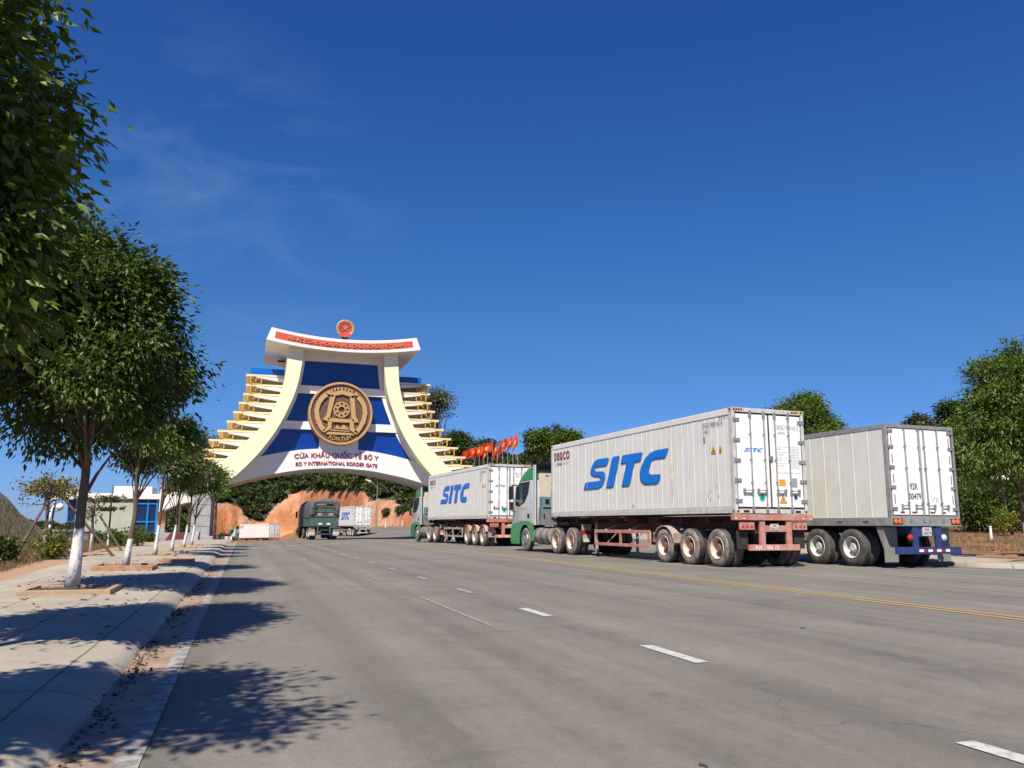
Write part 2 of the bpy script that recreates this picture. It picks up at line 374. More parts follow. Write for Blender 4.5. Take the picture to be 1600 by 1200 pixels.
# ------------------------------------------------------------ road and pavements
def asphalt_mat():
    m = bpy.data.materials.new('asphalt'); m.use_nodes = True; t = m.node_tree; n = t.nodes; l = t.links; b = n['Principled BSDF']; b.inputs['Roughness'].default_value = .82; b.inputs['Specular IOR Level'].default_value = .35
    g = n.new('ShaderNodeNewGeometry')
    def noise(sc, det, ro, stretch=None, dist=0):
        z = n.new('ShaderNodeTexNoise'); z.inputs['Scale'].default_value = sc; z.inputs['Detail'].default_value = det; z.inputs['Roughness'].default_value = ro; z.inputs['Distortion'].default_value = dist
        if stretch:
            mp = n.new('ShaderNodeMapping'); mp.inputs['Scale'].default_value = stretch; l.new(g.outputs['Position'], mp.inputs[0]); l.new(mp.outputs[0], z.inputs[0])
        else: l.new(g.outputs['Position'], z.inputs[0])
        return z.outputs[0]
    def mr(f, a, bb, c=0, d=1):
        q = n.new('ShaderNodeMapRange'); q.inputs[1].default_value = a; q.inputs[2].default_value = bb; q.inputs[3].default_value = c; q.inputs[4].default_value = d; l.new(f, q.inputs[0]); return q.outputs[0]
    def mul(a, bb):
        q = n.new('ShaderNodeMath'); q.operation = 'MULTIPLY'; l.new(a, q.inputs[0]); l.new(bb, q.inputs[1]); return q.outputs[0]
    f1 = mr(noise(.35, 8, .68), .3, .7, .82, 1.14)
    f2 = mr(noise(1.0, 6, .65, (1.5, .07, 1), .3), .3, .72, 1.1, .84)         # wheel track bands along the road
    f3 = mr(noise(95, 3, .8), .25, .75, .55, 1.45)                              # aggregate grain
    f4 = mr(noise(1.7, 9, .75, (1, .35, 1), 1.2), .54, .72, 1, .74)               # stains
    f5 = mr(noise(11, 7, .78), .3, .7, .86, 1.13); f6 = mr(noise(.8, 8, .7, (.5, 1.6, 1), 2.2), .55, .66, 1, .87)
    f7 = mr(noise(.5, 3, .5, (3.2, .03, 1), .1), .42, .6, 1.06, .88)
    k = mul(mul(mul(f1, f2), mul(f3, f4)), mul(mul(f5, f6), f7))
    x = n.new('ShaderNodeVectorMath'); x.operation = 'SCALE'; x.inputs[0].default_value = (.190, .173, .146); l.new(k, x.inputs['Scale'])
    # thin cracks: voronoi distance to edge, only in places
    vo = n.new('ShaderNodeTexVoronoi'); vo.feature = 'DISTANCE_TO_EDGE'; vo.inputs['Scale'].default_value = .28
    mp = n.new('ShaderNodeMapping'); mp.inputs['Scale'].default_value = (1, .6, 1)
    dn = n.new('ShaderNodeTexNoise'); dn.inputs['Scale'].default_value = 1.3; dn.inputs['Detail'].default_value = 6; l.new(g.outputs['Position'], dn.inputs[0])
    ad = n.new('ShaderNodeMixRGB'); ad.blend_type = 'ADD'; ad.inputs[0].default_value = 1.6; l.new(g.outputs['Position'], ad.inputs[1]); l.new(dn.outputs['Color'], ad.inputs[2]); l.new(ad.outputs[0], mp.inputs[0]); l.new(mp.outputs[0], vo.inputs['Vector'])
    ck = mr(vo.outputs['Distance'], .0, .0045, .55, 0); gate = mr(noise(.22, 3, .5), .47, .53)
    x2 = n.new('ShaderNodeMixRGB'); l.new(mul(ck, gate), x2.inputs[0]); l.new(x.outputs[0], x2.inputs[1]); x2.inputs[2].default_value = (.08, .075, .07, 1)
    l.new(x2.outputs[0], b.inputs['Base Color'])
    bp = n.new('ShaderNodeBump'); bp.inputs['Strength'].default_value = .55; bp.inputs['Distance'].default_value = .006; l.new(noise(130, 4, .8), bp.inputs['Height']); l.new(bp.outputs[0], b.inputs['Normal'])
    return m
ASP = asphalt_mat()
def pav_mat():
    m = bpy.data.materials.new('pavement_concrete'); m.use_nodes = True; t = m.node_tree; n = t.nodes; l = t.links; b = n['Principled BSDF']; b.inputs['Roughness'].default_value = .85; b.inputs['Specular IOR Level'].default_value = .25
    g = n.new('ShaderNodeNewGeometry')
    def noise(sc, det, ro, stretch=None):
        z = n.new('ShaderNodeTexNoise'); z.inputs['Scale'].default_value = sc; z.inputs['Detail'].default_value = det; z.inputs['Roughness'].default_value = ro
        if stretch:
            mp = n.new('ShaderNodeMapping'); mp.inputs['Scale'].default_value = stretch; l.new(g.outputs['Position'], mp.inputs[0]); l.new(mp.outputs[0], z.inputs[0])
        else: l.new(g.outputs['Position'], z.inputs[0])
        return z.outputs[0]
    def mr(f, a, bb, c=0, d=1):
        q = n.new('ShaderNodeMapRange'); q.inputs[1].default_value = a; q.inputs[2].default_value = bb; q.inputs[3].default_value = c; q.inputs[4].default_value = d; l.new(f, q.inputs[0]); return q.outputs[0]
    cr = n.new('ShaderNodeValToRGB'); e = cr.color_ramp.elements; e[0].position = .3; e[0].color = (.29, .255, .21, 1); e[1].position = .7; e[1].color = (.44, .395, .325, 1); l.new(noise(.9, 9, .68), cr.inputs[0])
    sx = n.new('ShaderNodeSeparateXYZ'); l.new(g.outputs['Position'], sx.inputs[0])
    def joint(src, period, off, wd):
        a = n.new('ShaderNodeMath'); a.operation = 'ADD'; l.new(src, a.inputs[0]); a.inputs[1].default_value = off+1000*period
        bb = n.new('ShaderNodeMath'); bb.operation = 'MODULO'; l.new(a.outputs[0], bb.inputs[0]); bb.inputs[1].default_value = period
        c = n.new('ShaderNodeMath'); c.operation = 'LESS_THAN'; l.new(bb.outputs[0], c.inputs[0]); c.inputs[1].default_value = wd; return c.outputs[0]
    j = n.new('ShaderNodeMath'); j.operation = 'MAXIMUM'; l.new(joint(sx.outputs[0], .78, .36, .018), j.inputs[0]); l.new(joint(sx.outputs[1], 3.2, .6, .02), j.inputs[1])
    jm = n.new('ShaderNodeMath'); jm.operation = 'MULTIPLY'; l.new(j.outputs[0], jm.inputs[0]); jm.inputs[1].default_value = .8
    x = n.new('ShaderNodeMixRGB'); l.new(jm.outputs[0], x.inputs[0]); l.new(cr.outputs[0], x.inputs[1]); x.inputs[2].default_value = (.11, .095, .08, 1)
    x2 = n.new('ShaderNodeMixRGB'); l.new(mr(noise(3.5, 9, .75, (1, .45, 1)), .58, .72, 0, .55), x2.inputs[0]); l.new(x.outputs[0], x2.inputs[1]); x2.inputs[2].default_value = (.17, .14, .11, 1)
    x3 = n.new('ShaderNodeMixRGB'); x3.blend_type = 'MULTIPLY'; x3.inputs[0].default_value = 1; l.new(x2.outputs[0], x3.inputs[1]); q = n.new('ShaderNodeCombineXYZ'); gn = mr(noise(60, 4, .8), .3, .7, .86, 1.14)
    for i in range(3): l.new(gn, q.inputs[i])
    l.new(q.outputs[0], x3.inputs[2]); l.new(x3.outputs[0], b.inputs['Base Color'])
    bp = n.new('ShaderNodeBump'); bp.inputs['Strength'].default_value = .5; bp.inputs['Distance'].default_value = .01; l.new(noise(25, 8, .75), bp.inputs['Height']); l.new(bp.outputs[0], b.inputs['Normal'])
    return m
PAV = pav_mat()
gutter_m = mat('gutter_dust', (.40, .27, .19), .9, col2=(.25, .19, .14), vscale=3.5, bump=.6, bscale=30, vfac=(.35, .6))
linew = mat('worn_white_paint', (.52, .50, .46), .7, col2=(.26, .24, .21), vscale=14, vfac=(.5, .68))
lined = mat('faded_white_paint', (.36, .34, .31), .75, col2=(.19, .175, .155), vscale=9, vfac=(.4, .6))
liney = mat('yellow_road_paint', (.42, .27, .11), .7, col2=(.25, .20, .13), vscale=11, vfac=(.48, .66))
def grid_sheet(name, m, ys, xf, zf, nx=8, smooth=True):
    v = []; f = []
    for y in ys:
        a, b = xf(y)
        for i in range(nx+1):
            x = a+(b-a)*i/nx; v.append((x, y, zf(x, y)))
    for j in range(len(ys)-1):
        for i in range(nx): k = j*(nx+1)+i; f.append((k, k+1, k+nx+2, k+nx+1))
    return struct(raw(name, v, f, m, smooth=smooth))
YS = list(np.arange(-30, 60, 2.5))+list(np.arange(60, 176, 3.))
def road_l(y): return -.4 if y < 53 else -.4+(y-53)*.17 if y < 90 else 5.9+(y-90)*.09
def road_r(y):
    if y < 8: return 34
    if y < 17.6: return 34-(y-8)*1.43+.3
    if y < 24: return 20.5
    return 20.3 if y < 98 else 20.3+((y-98)*.45)+(max(0, y-120)**1.35)*.06
yr = sorted(set([round(y, 2) for y in YS]+[8., 17.6, 24., 98.]))
grid_sheet('road', ASP, yr, lambda y: (road_l(y), road_r(y)), lambda x, y: base_h(x, y), 16)
# gutter strip of dusty concrete, white line on its road side
grid_sheet('gutter', gutter_m, [y for y in YS if y < 60], lambda y: (-.84, -.4), lambda x, y: base_h(x, y)+.003, 2)
YP = [y for y in YS if y < 76]
def pl(y): return -3.1-.052*max(0, min(30, y))
def pav_left():
    v = []; f = []; prof = [(-.80, .0), (-.83, .035), (-.92, .075), (-1.02, .096), (-1.18, .106)]
    for y in np.arange(-30, 73, .5):
        zz = base_h(-2, y); wob = .012*vn(y*2.1, 3)
        row = [(x+wob, y, zz+h+.006*vn(y*3.3, x*9)) for x, h in prof]+[(pl(y)*t+(-1.18)*(1-t), y, zz+.108) for t in (.25, .5, .75, 1)]+[(pl(y), y, zz-.02)]
        v += row
    n = len(prof)+5; m = len(v)//n
    for j in range(m-1):
        for i in range(n-1): k = j*n+i; f.append((k, k+1, k+n+1, k+n))
    return struct(raw('pavement', v, f, PAV, smooth=True))
pav_left()
redstrip = mat('red_dust_strip', (.42, .22, .125), .95, col2=(.34, .24, .17), vscale=1.4, bump=.8, bscale=14, vfac=(.4, .62))
grid_sheet('path', redstrip, [y for y in YS if y < 76], lambda y: (pl(y)-.8-.12*vn(y*.8, 1), pl(y)+.01), lambda x, y: base_h(x, y)+.07+.012*vn(x*4, y*2), 3)
def poly_band(name, m, pts, wd, prof):              # a pavement slab following a kerb path; prof = (offset, height)
    P = [Vector((a, b)) for a, b in pts]; v = []; f = []
    for i, p in enumerate(P):
        d = (P[min(i+1, len(P)-1)]-P[max(0, i-1)]).normalized(); nrm = Vector((d.y, -d.x))
        for o, h in prof: q = p+nrm*o; v.append((q.x, q.y, base_h(q.x, q.y)*(1 if o < 1 else 1)+h))
    n = len(prof)
    for j in range(len(P)-1):
        for i in range(n-1): k = j*n+i; f.append((k, k+1, k+n+1, k+n))
    return struct(raw(name, v, f, m, smooth=False))
KP = [(44, -6), (33, 5), (27, 10.6), (23.5, 14), (21, 16.5), (20.1, 17.3), (19.6, 17.9), (19.4, 18.5), (19.45, 19.2), (19.7, 20), (20, 22)]+[(20.15, y) for y in range(25, 100, 5)]
poly_band('pavement', PAV, KP, 4, [(0, -.02), (.015, .10), (.05, .125), (.2, .13), (1.5, .13), (3, .13), (4.4, .13), (4.41, -.02)])
redsoil = mat('bare_red_soil', (.44, .19, .09), .95, col2=(.30, .15, .085), vscale=1.1, bump=4, bscale=5, vfac=(.4, .62))
def red_verge():
    P = [Vector((a, b)) for a, b in KP if b < 30]; v = []; f = []; m = 26
    Q = []
    for i in range(len(P)-1):
        k = max(1, int((P[i+1]-P[i]).length/.8)); Q += [P[i].lerp(P[i+1], j/k) for j in range(k)]
    nrm = [(Q[min(i+3, len(Q)-1)]-Q[max(0, i-3)]).normalized() for i in range(len(Q))]
    for i, p in enumerate(Q):
        n_ = Vector((nrm[i].y, -nrm[i].x))
        for j in range(m+1):
            q = p+n_*(4.4+.42*j*(1+.02*j)); e = j/m; v.append((q.x, q.y, base_h(q.x, q.y)+.115+(.05*vn(q.x*2.1, q.y*1.8)+.035*vn(q.x*6, q.y*7, 3))*min(1, j/2)*(1-e*.6)-(.16 if j in (0, m) else 0)))
    for i in range(len(Q)-1):
        for j in range(m): k = i*(m+1)+j; f.append((k, k+1, k+m+2, k+m+1))
    struct(raw('soil', v, f, redsoil, smooth=True))
red_verge()
def mark(name, m, rects):
    b = MB()
    for x0, x1, y0, y1 in rects:
        n = max(1, int((y1-y0)/4))
        for i in range(n):
            a, c = y0+(y1-y0)*i/n, y0+(y1-y0)*(i+1)/n
            b.add([(x0, a, base_h(x0, a)+.006), (x1, a, base_h(x1, a)+.006), (x1, c, base_h(x1, c)+.006), (x0, c, base_h(x0, c)+.006)], [(0, 1, 2, 3)])
    return struct(b.build(name, m))
mark('edge_line', lined, [(-.515, -.40, -8, 53)])
mark('lane_marking', linew, [(3.555, 3.685, y, y+1.02) for y in np.arange(2.55, 11, 3.61)])
mark('lane_marking', lined, [(3.56, 3.68, y, y+1.0) for y in np.arange(13.38, 62, 3.61)]+[(2.64, 2.685, 9.1, 12.9), (2.63, 2.68, 17, 18.6), (1.9, 1.95, 27, 29)])
mark('lane_marking', lined, [(14.3, 14.4, y, y+1.3) for y in np.arange(4, 30, 3.61)])
mark('centre_line', liney, [(8.93, 9.05, -10, 95), (9.17, 9.29, -10, 95)])
b = MB()
for i in range(10):
    t = i/9.; x, y = .6+8.2*t, 41+16*t; b.add([(x-.28, y-.15, base_h(x, y)+.008), (x+.28, y-.15, base_h(x, y)+.008), (x+.28, y+.35, base_h(x, y)+.008), (x-.28, y+.35, base_h(x, y)+.008)], [(0, 1, 2, 3)])
struct(b.build('lane_marking', linew))
# dark rubber smudges and patches
smm = mat('oil_smudge', (.075, .07, .062), .6, var=.3, vscale=9)
b = MB(); rnd = random.Random(5)
for cx, cy, sx, sy in ((1.75, 2.9, .03, .12), (5.9, 7.9, .05, .04), (2.1, 3.6, .02, .03), (6.6, 4.9, .08, .05), (1.2, 2.6, .02, .03)):
    n = 16; b.add([(cx, cy, .005)]+[(cx+sx*math.cos(2*PI*k/n)*(1+.5*rnd.uniform(-1, 1)), cy+sy*math.sin(2*PI*k/n)*(1+.5*rnd.uniform(-1, 1)), .005) for k in range(n)], [(0, 1+k, 1+(k+1) % n) for k in range(n)])
struct(b.build('road_stain', smm))

# ------------------------------------------------------------ shipping container (origin: rear centre, on the ground; container floor z=1.44)
LOGO = {'S': [(7.15, 3.47), (7.98, 3.48), (8.27, 3.43), (8.47, 3.28), (8.60, 3.08), (8.56, 2.96), (8.31, 2.89), (7.93, 2.87), (7.78, 2.8), (7.81, 2.72), (8.0, 2.69), (9.04, 2.69), (9.17, 2.44), (8.01, 2.44), (7.74, 2.49), (7.57, 2.62), (7.46, 2.81), (7.49, 2.95), (7.65, 3.02), (8.15, 3.04), (8.3, 3.1), (8.27, 3.19), (8.14, 3.22), (7.3, 3.22)],
        'I': [(6.88, 3.48), (6.37, 3.48), (6.87, 2.44), (7.38, 2.44)],
        'T': [(6.16, 3.48), (4.82, 3.48), (4.96, 3.21), (5.36, 3.21), (5.73, 2.44), (6.25, 2.44), (5.87, 3.21), (6.29, 3.21)],
        'C': [(3.24, 3.48), (4.0, 3.47), (4.35, 3.42), (4.68, 3.26), (4.90, 3.04), (5.01, 2.82), (4.98, 2.6), (4.81, 2.47), (4.59, 2.44), (3.95, 2.43), (3.83, 2.5), (3.74, 2.7), (4.33, 2.72), (4.45, 2.76), (4.47, 2.86), (4.36, 3.06), (4.21, 3.2), (4.06, 3.22), (3.44, 3.21)]}
def rounded(poly, cuts=1):
    for _ in range(cuts):
        q = []
        for i, p in enumerate(poly):
            n = poly[(i+1) % len(poly)]; L = math.hypot(n[0]-p[0], n[1]-p[1]); t = min(.25, .035/max(L, 1e-4))
            q += [(p[0]+(n[0]-p[0])*t, p[1]+(n[1]-p[1])*t), (n[0]-(n[0]-p[0])*t, n[1]-(n[1]-p[1])*t)]
        poly = q
    return poly
def flat_poly(mb, pts3, mi=None):
    mb.add(pts3, [tuple(range(len(pts3)))], mi)
CW = 1.219; CL = 12.192; Z0 = 1.44; Z1 = Z0+2.896
def container(loc, rz, label, group, ids, stains=False, logo=True, heavy=True, tilt=0):
    t = thing('shipping_container', loc, rz, label, 'shipping container', group)
    if tilt: t.rotation_euler = (tilt, 0, rz)
    # side panels with shallow vertical beads
    for sgn in (-1, 1):
        b = MB(); xs = sgn*(CW-.022); n = 40; prof = []
        y0, y1 = .17, CL-.12; k = (y1-y0)/n
        for i in range(n):
            a = y0+i*k; w_ = .0075 if i % 2 else .004
            prof += [(xs, a+.004), (xs, a+k-.045), (xs+sgn*w_, a+k-.035), (xs+sgn*w_, a+k-.012)]
        prof.append((xs, y1)); zz0, zz1 = Z0+.20, Z1-.19
        v = [(x, y, zz0) for x, y in prof]+[(x, y, zz1) for x, y in prof]; m = len(prof)
        b.add(v, [(i, i+1, m+i+1, m+i) for i in range(m-1)]); b.build('side_panel', white, t)
        b = MB(); b.box(sgn*(CW-.09), sgn*CW, .17, CL-.17, Z0+.012, Z0+.135).box(sgn*(CW-.1), sgn*(CW-.02), .17, CL-.17, Z0+.135, Z0+.2); b.build('bottom_rail', railw, t, bevel=.008)
        b = MB(); b.box(sgn*(CW-.1), sgn*(CW-.004), .17, CL-.17, Z1-.19, Z1-.03); b.build('top_rail', white, t, bevel=.01)
    for y in (.003, CL-.003):
        s = 1 if y < 1 else -1
        for sgn in (-1, 1):
            x0, x1 = sorted((sgn*(CW-.10), sgn*(CW-.002)))
            b = MB(); b.box(x0, x1, min(y, y+s*.16), max(y, y+s*.16), Z0+.118, Z1-.118); b.build('corner_post', railw, t, bevel=.01)
            for z in (Z0, Z1-.118):
                b = MB(); x0, x1 = sorted((sgn*(CW-.162), sgn*CW)); ya, yb = sorted((y-.003*s, y+s*.178)); b.box(x0, x1, ya, yb, z, z+.118)
                ob = b.build('corner_casting', [rust, black], t, bevel=.008)
                h = MB(); h.cur = 0
                ring = [(.025*math.cos(2*PI*q/10)*1.4, .035*math.sin(2*PI*q/10)) for q in range(10)]
                h.add([(sgn*(CW+.002), (ya+yb)/2+a, z+.06+c) for a, c in ring], [tuple(range(10))])
                h.add([((x0+x1)/2+a, y-.005*s, z+.06+c) for a, c in ring], [tuple(range(10))]); h.build('casting_hole', black, ob)
    b = MB(); b.box(-CW+.01, CW-.01, .05, CL-.05, Z1-.03, Z1-.006); b.build('roof', white, t)
    b = MB(); b.box(-CW+.1, CW-.1, .2, CL-.2, Z0+.02, Z0+.12); b.build('floor', dark, t)
    b = MB(); b.box(-CW+.1, CW-.1, CL-.3, CL-.01, Z0+.12, Z1-.03).box(-.95, .95, CL-.011, CL+.02, Z0+.3, Z1-.3); b.build('cooling_unit', greyp, t)
    # rear frame
    b = MB(); b.box(-CW+.162, CW-.162, .0, .14, Z1-.125, Z1-.004); b.build('header', railw, t, bevel=.008)
    b = MB(); b.box(-CW+.162, CW-.162, .002, .14, Z0+.01, Z0+.13); hd = b.build('sill', railw, t, bevel=.008)
    b = MB()
    for x in (-.86, .86): b.box(x-.09, x+.09, -.004, .001, Z0+.035, Z0+.095)
    b.build('fork_slot', black, hd)
    b = MB()
    for x in (-.95, .93):
        for q in range(3): b.add([(x-.12+q*.08, -.003, Z1-.03), (x-.07+q*.08, -.003, Z1-.03), (x-.10+q*.08, -.003, Z1-.09), (x-.15+q*.08, -.003, Z1-.09)], [(0, 1, 2, 3)])
    b.build('hazard_stripes', black, t); 
    b = MB()
    for x in (-.95, .93): b.add([(x-.17, -.0015, Z1-.022), (x+.15, -.0015, Z1-.022), (x+.15, -.0015, Z1-.098), (x-.17, -.0015, Z1-.098)], [(0, 1, 2, 3)])
    b.build('hazard_panel', mat('hazard_yellow', (.6, .42, .18), .6), t)
    zd0, zd1 = Z0+.165, Z1-.165
    b = MB(); b.box(-CW+.1, CW-.1, .035, .06, Z0+.13, Z1-.125); b.build('door_gasket', gask, t)
    doors = []
    for sgn in (-1, 1):
        b = MB(); x0, x1 = sorted((sgn*.032, sgn*(CW-.135))); b.box(x0, x1, .012, .05, zd0+.02, zd1-.01); d = b.build('door', whited, t, bevel=.008); doors.append(d)
        for x in (.185, .645):
            b = MB(); X = sgn*x; b.tube([(X, -.028, Z0+.07), (X, -.028, Z1-.07)], .019, 8); rd = b.build('locking_rod', steel, d, smooth=True)
            b = MB()
            for z in (Z1-.2, Z1-.13, Z0+.16, Z0+.10): b.box(X-.035, X+.035, -.05, .012, z-.035, z+.035)
            for z in (3.62, 2.92, 2.3, 1.98): b.box(X-.03, X+.03, -.045, .013, z-.018, z+.018)
            b.build('rod_bracket', steel, d, bevel=.004)
        b = MB()
        for X in (sgn*.185, sgn*.645):
            b.box(min(X, X+sgn*.3), max(X, X+sgn*.3), -.055, -.04, 2.055, 2.08).box(X-.02, X+.02, -.06, -.01, 2.03, 2.11)
            b.box(X+sgn*.27-.03, X+sgn*.27+.03, -.05, .013, 2.0, 2.12).box(min(X, X+sgn*.22), max(X, X+sgn*.22), -.04, -.03, 2.0, 2.018)
        b.build('door_handle', steel, d)
        for z in (4.0, 3.44, 2.88, 2.34, 1.79):
            b = MB(); x0, x1 = sorted((sgn*(CW-.015), sgn*(CW-.235))); b.box(x0, x1, -.012, .013, z-.045, z+.045).tube([(sgn*(CW-.03), -.012, z-.06), (sgn*(CW-.03), -.012, z+.06)], .02, 6); b.build('hinge', steel, d)
    b = MB(); b.box(-.02, .08, -.035, .013, 2.9, 3.02); b.build('latch_cover', steel, doors[1], bevel=.006)
    # marks on the rear doors (x to the right, y = -out)
    F = lambda u, v, d: (u-CW, .008-d, v)
    def dk(name, m, fn):
        b = MB(); fn(b); return b.build(name, m, t)
    def lg(b):
        for P in LOGO.values():
            P = [(.34+(9.17-y)/5.93*.66, 3.12+(z-2.44)/1.04*.105) for y, z in P]; flat_poly(b, [F(u, v, 0) for u, v in P])
    if logo: dk('door_logo', blue, lg)
    def tb(b):
        text(b, ids[0], F, 1.50, 2.24, 3.79, 3.88, .01); text(b, ids[1], F, 1.53, 1.78, 3.64, 3.72, .01)
        rows = ['MAX.GROSS', '34,000 KG', 'TARE', '4,640 KG', 'PAYLOAD', '29,360 KG', 'CU.CAP.', '67.7 CU.M']
        for i in range(4):
            z = 3.24-.155*i; text(b, rows[2*i], F, 1.47, 1.62+.06*(i % 2), z-.03, z+.01); text(b, rows[2*i+1], F, 1.90, 2.22, z-.03, z+.02)
            text(b, '74,960 LB', F, 1.90, 2.2, z-.085, z-.045); b.add([F(1.46, z+.05, 0), F(2.25, z+.05, 0), F(2.25, z+.056, 0), F(1.46, z+.056, 0)], [(0, 1, 2, 3)])
        text(b, 'WITH CARE AND SEAL CHECKED', F, 1.46, 2.27, 2.555, 2.585)
        for a, c, e, f_ in ((1.46, 2.3, 3.9, 3.905), (1.46, 2.3, 3.765, 3.77)): b.add([F(a, e, 0), F(c, e, 0), F(c, f_, 0), F(a, f_, 0)], [(0, 1, 2, 3)])
    dk('door_lettering', inkg, tb)
    dk('sticker', orange, lambda b: b.box(1.49-CW, 1.71-CW, .006, .012, 2.21, 2.39)); dk('sticker', inkg, lambda b: b.box(1.93-CW, 2.11-CW, .006, .012, 2.18, 2.43))
    if heavy:
        def tri(b): flat_poly(b, [F(1.48, 1.73, 0), F(1.73, 1.73, 0), F(1.605, 1.98, 0)])
        st = dk('sticker', ink, tri); b = MB(); flat_poly(b, [F(1.50, 1.745, .003), F(1.71, 1.745, .003), F(1.605, 1.955, .003)]); b.build('warning_triangle', orange, st)
        b = MB(); b.box(1.597-CW, 1.613-CW, .003, .0045, 1.8, 1.88); b.build('symbol', ink, st)
        for cx, cz, m1, m2 in ((.9, 1.88, cyan, dgreen), (2.03, 1.88, tapew, navy)):
            b = MB(); flat_poly(b, [F(cx+.10*math.cos(a*PI/10), cz+.11*math.sin(a*PI/10), .002) for a in range(20)]); st = b.build('sticker', m1, t)
            b = MB(); flat_poly(b, [F(cx+.06*math.cos(a*PI/8), cz+.02+.07*math.sin(a*PI/8), .004) for a in range(16)]); b.build('symbol', m2, st)
    # marks on the left side; u = distance from the rear, read from the front to the rear
    for sgn in ((-1,) if not heavy else (-1, 1)):
        G = (lambda u, v, d, s=sgn: (s*(CW-.006)+s*(.006+d), u if s < 0 else 12.3-u, v))
        b = MB()
        for P in LOGO.values(): flat_poly(b, [G(y, z, 0) for y, z in rounded(P)])
        if logo: b.build('side_logo', blue, t)
        b = MB()
        for P in LOGO.values(): flat_poly(b, [G(y+.05, z-.03, -.0025) for y, z in rounded(P)])
        if logo: b.build('logo_shadow', navy, t)
        b = MB(); text(b, 'seaco', G, 11.88, 10.42, 3.69, 4.0, .003); b.build('owner_logo', dred, t)
        b = MB(); text(b, 'a', G, 11.80, 11.74, 3.50, 3.55); text(b, 'HNA', G, 11.62, 11.1, 3.48, 3.58, .02); text(b, 'company', G, 11.0, 10.5, 3.50, 3.55)
        text(b, ids[0], G, 1.40, .45, 3.90, 4.02); text(b, ids[1], G, 1.38, 1.12, 3.72, 3.82)
        for q in range(3): b.add([G(1.30, 3.64-q*.07, 0), G(1.38, 3.64-q*.07, 0), G(1.38, 3.60-q*.07, 0), G(1.30, 3.60-q*.07, 0)], [(0, 1, 2, 3)])
        text(b, '45R1', G, .62, .22, 4.07, 4.12); b.build('side_lettering', ink, t)
        b = MB(); flat_poly(b, [G(1.04, 3.14, 0), G(.78, 3.14, 0), G(.91, 3.35, 0)]); flat_poly(b, [G(.64, 3.14, 0), G(.52, 3.14, 0), G(.52, 3.3, 0), G(.64, 3.3, 0)]); b.build('warning_sticker', orange, t)
        b = MB(); b.box(.0, .0, 0, 0, 0, 0) if False else None
        flat_poly(b, [G(.95, 3.17, .002), G(.87, 3.17, .002), G(.91, 3.27, .002)]); flat_poly(b, [G(.62, 3.16, .002), G(.54, 3.16, .002), G(.54, 3.2, .002), G(.62, 3.2, .002)]); b.build('sticker_symbol', ink, t)
    if stains:
        rs_ = random.Random(3); b = MB()
        for y, z, hh, ww in ((3.0, 4.05, 1.9, .035), (3.22, 4.1, 2.3, .022), (2.86, 3.6, 1.1, .02), (3.1, 3.0, 1.2, .05), (4.6, 4.1, .7, .012), (8.9, 3.1, .9, .012), (6.9, 4.1, .6, .01)):
            b.add([(-CW-.0035, y-ww*.3, z), (-CW-.0035, y+ww*.3, z), (-CW-.0035, y+ww, z-hh*.6), (-CW-.0035, y+ww*.2, z-hh), (-CW-.0035, y-ww*.8, z-hh*.7)], [(0, 1, 2, 3, 4)])
        b.build('rust_stain', mat('rust_streak', (.50, .40, .30), .8, col2=(.66, .62, .56), vscale=5, vfac=(.3, .55)), t)
        b = MB()
        for k in range(26):
            y, z = rs_.choice([(1.0, 2.1), (1.2, 1.9), (.8, 1.9), (8.7, 1.75), (5.5, 1.72), (10.5, 3.4)]); y += rs_.gauss(0, .18); z += rs_.gauss(0, .12); q = rs_.uniform(.008, .03)
            flat_poly(b, [(-CW-.0035, y+q*math.cos(a)*rs_.uniform(.5, 1.2), z+q*math.sin(a)*rs_.uniform(.6, 1.8)) for a in np.arange(0, 6.2, 1.05)])
        b.build('scuff_mark', inkg, t)
    return t

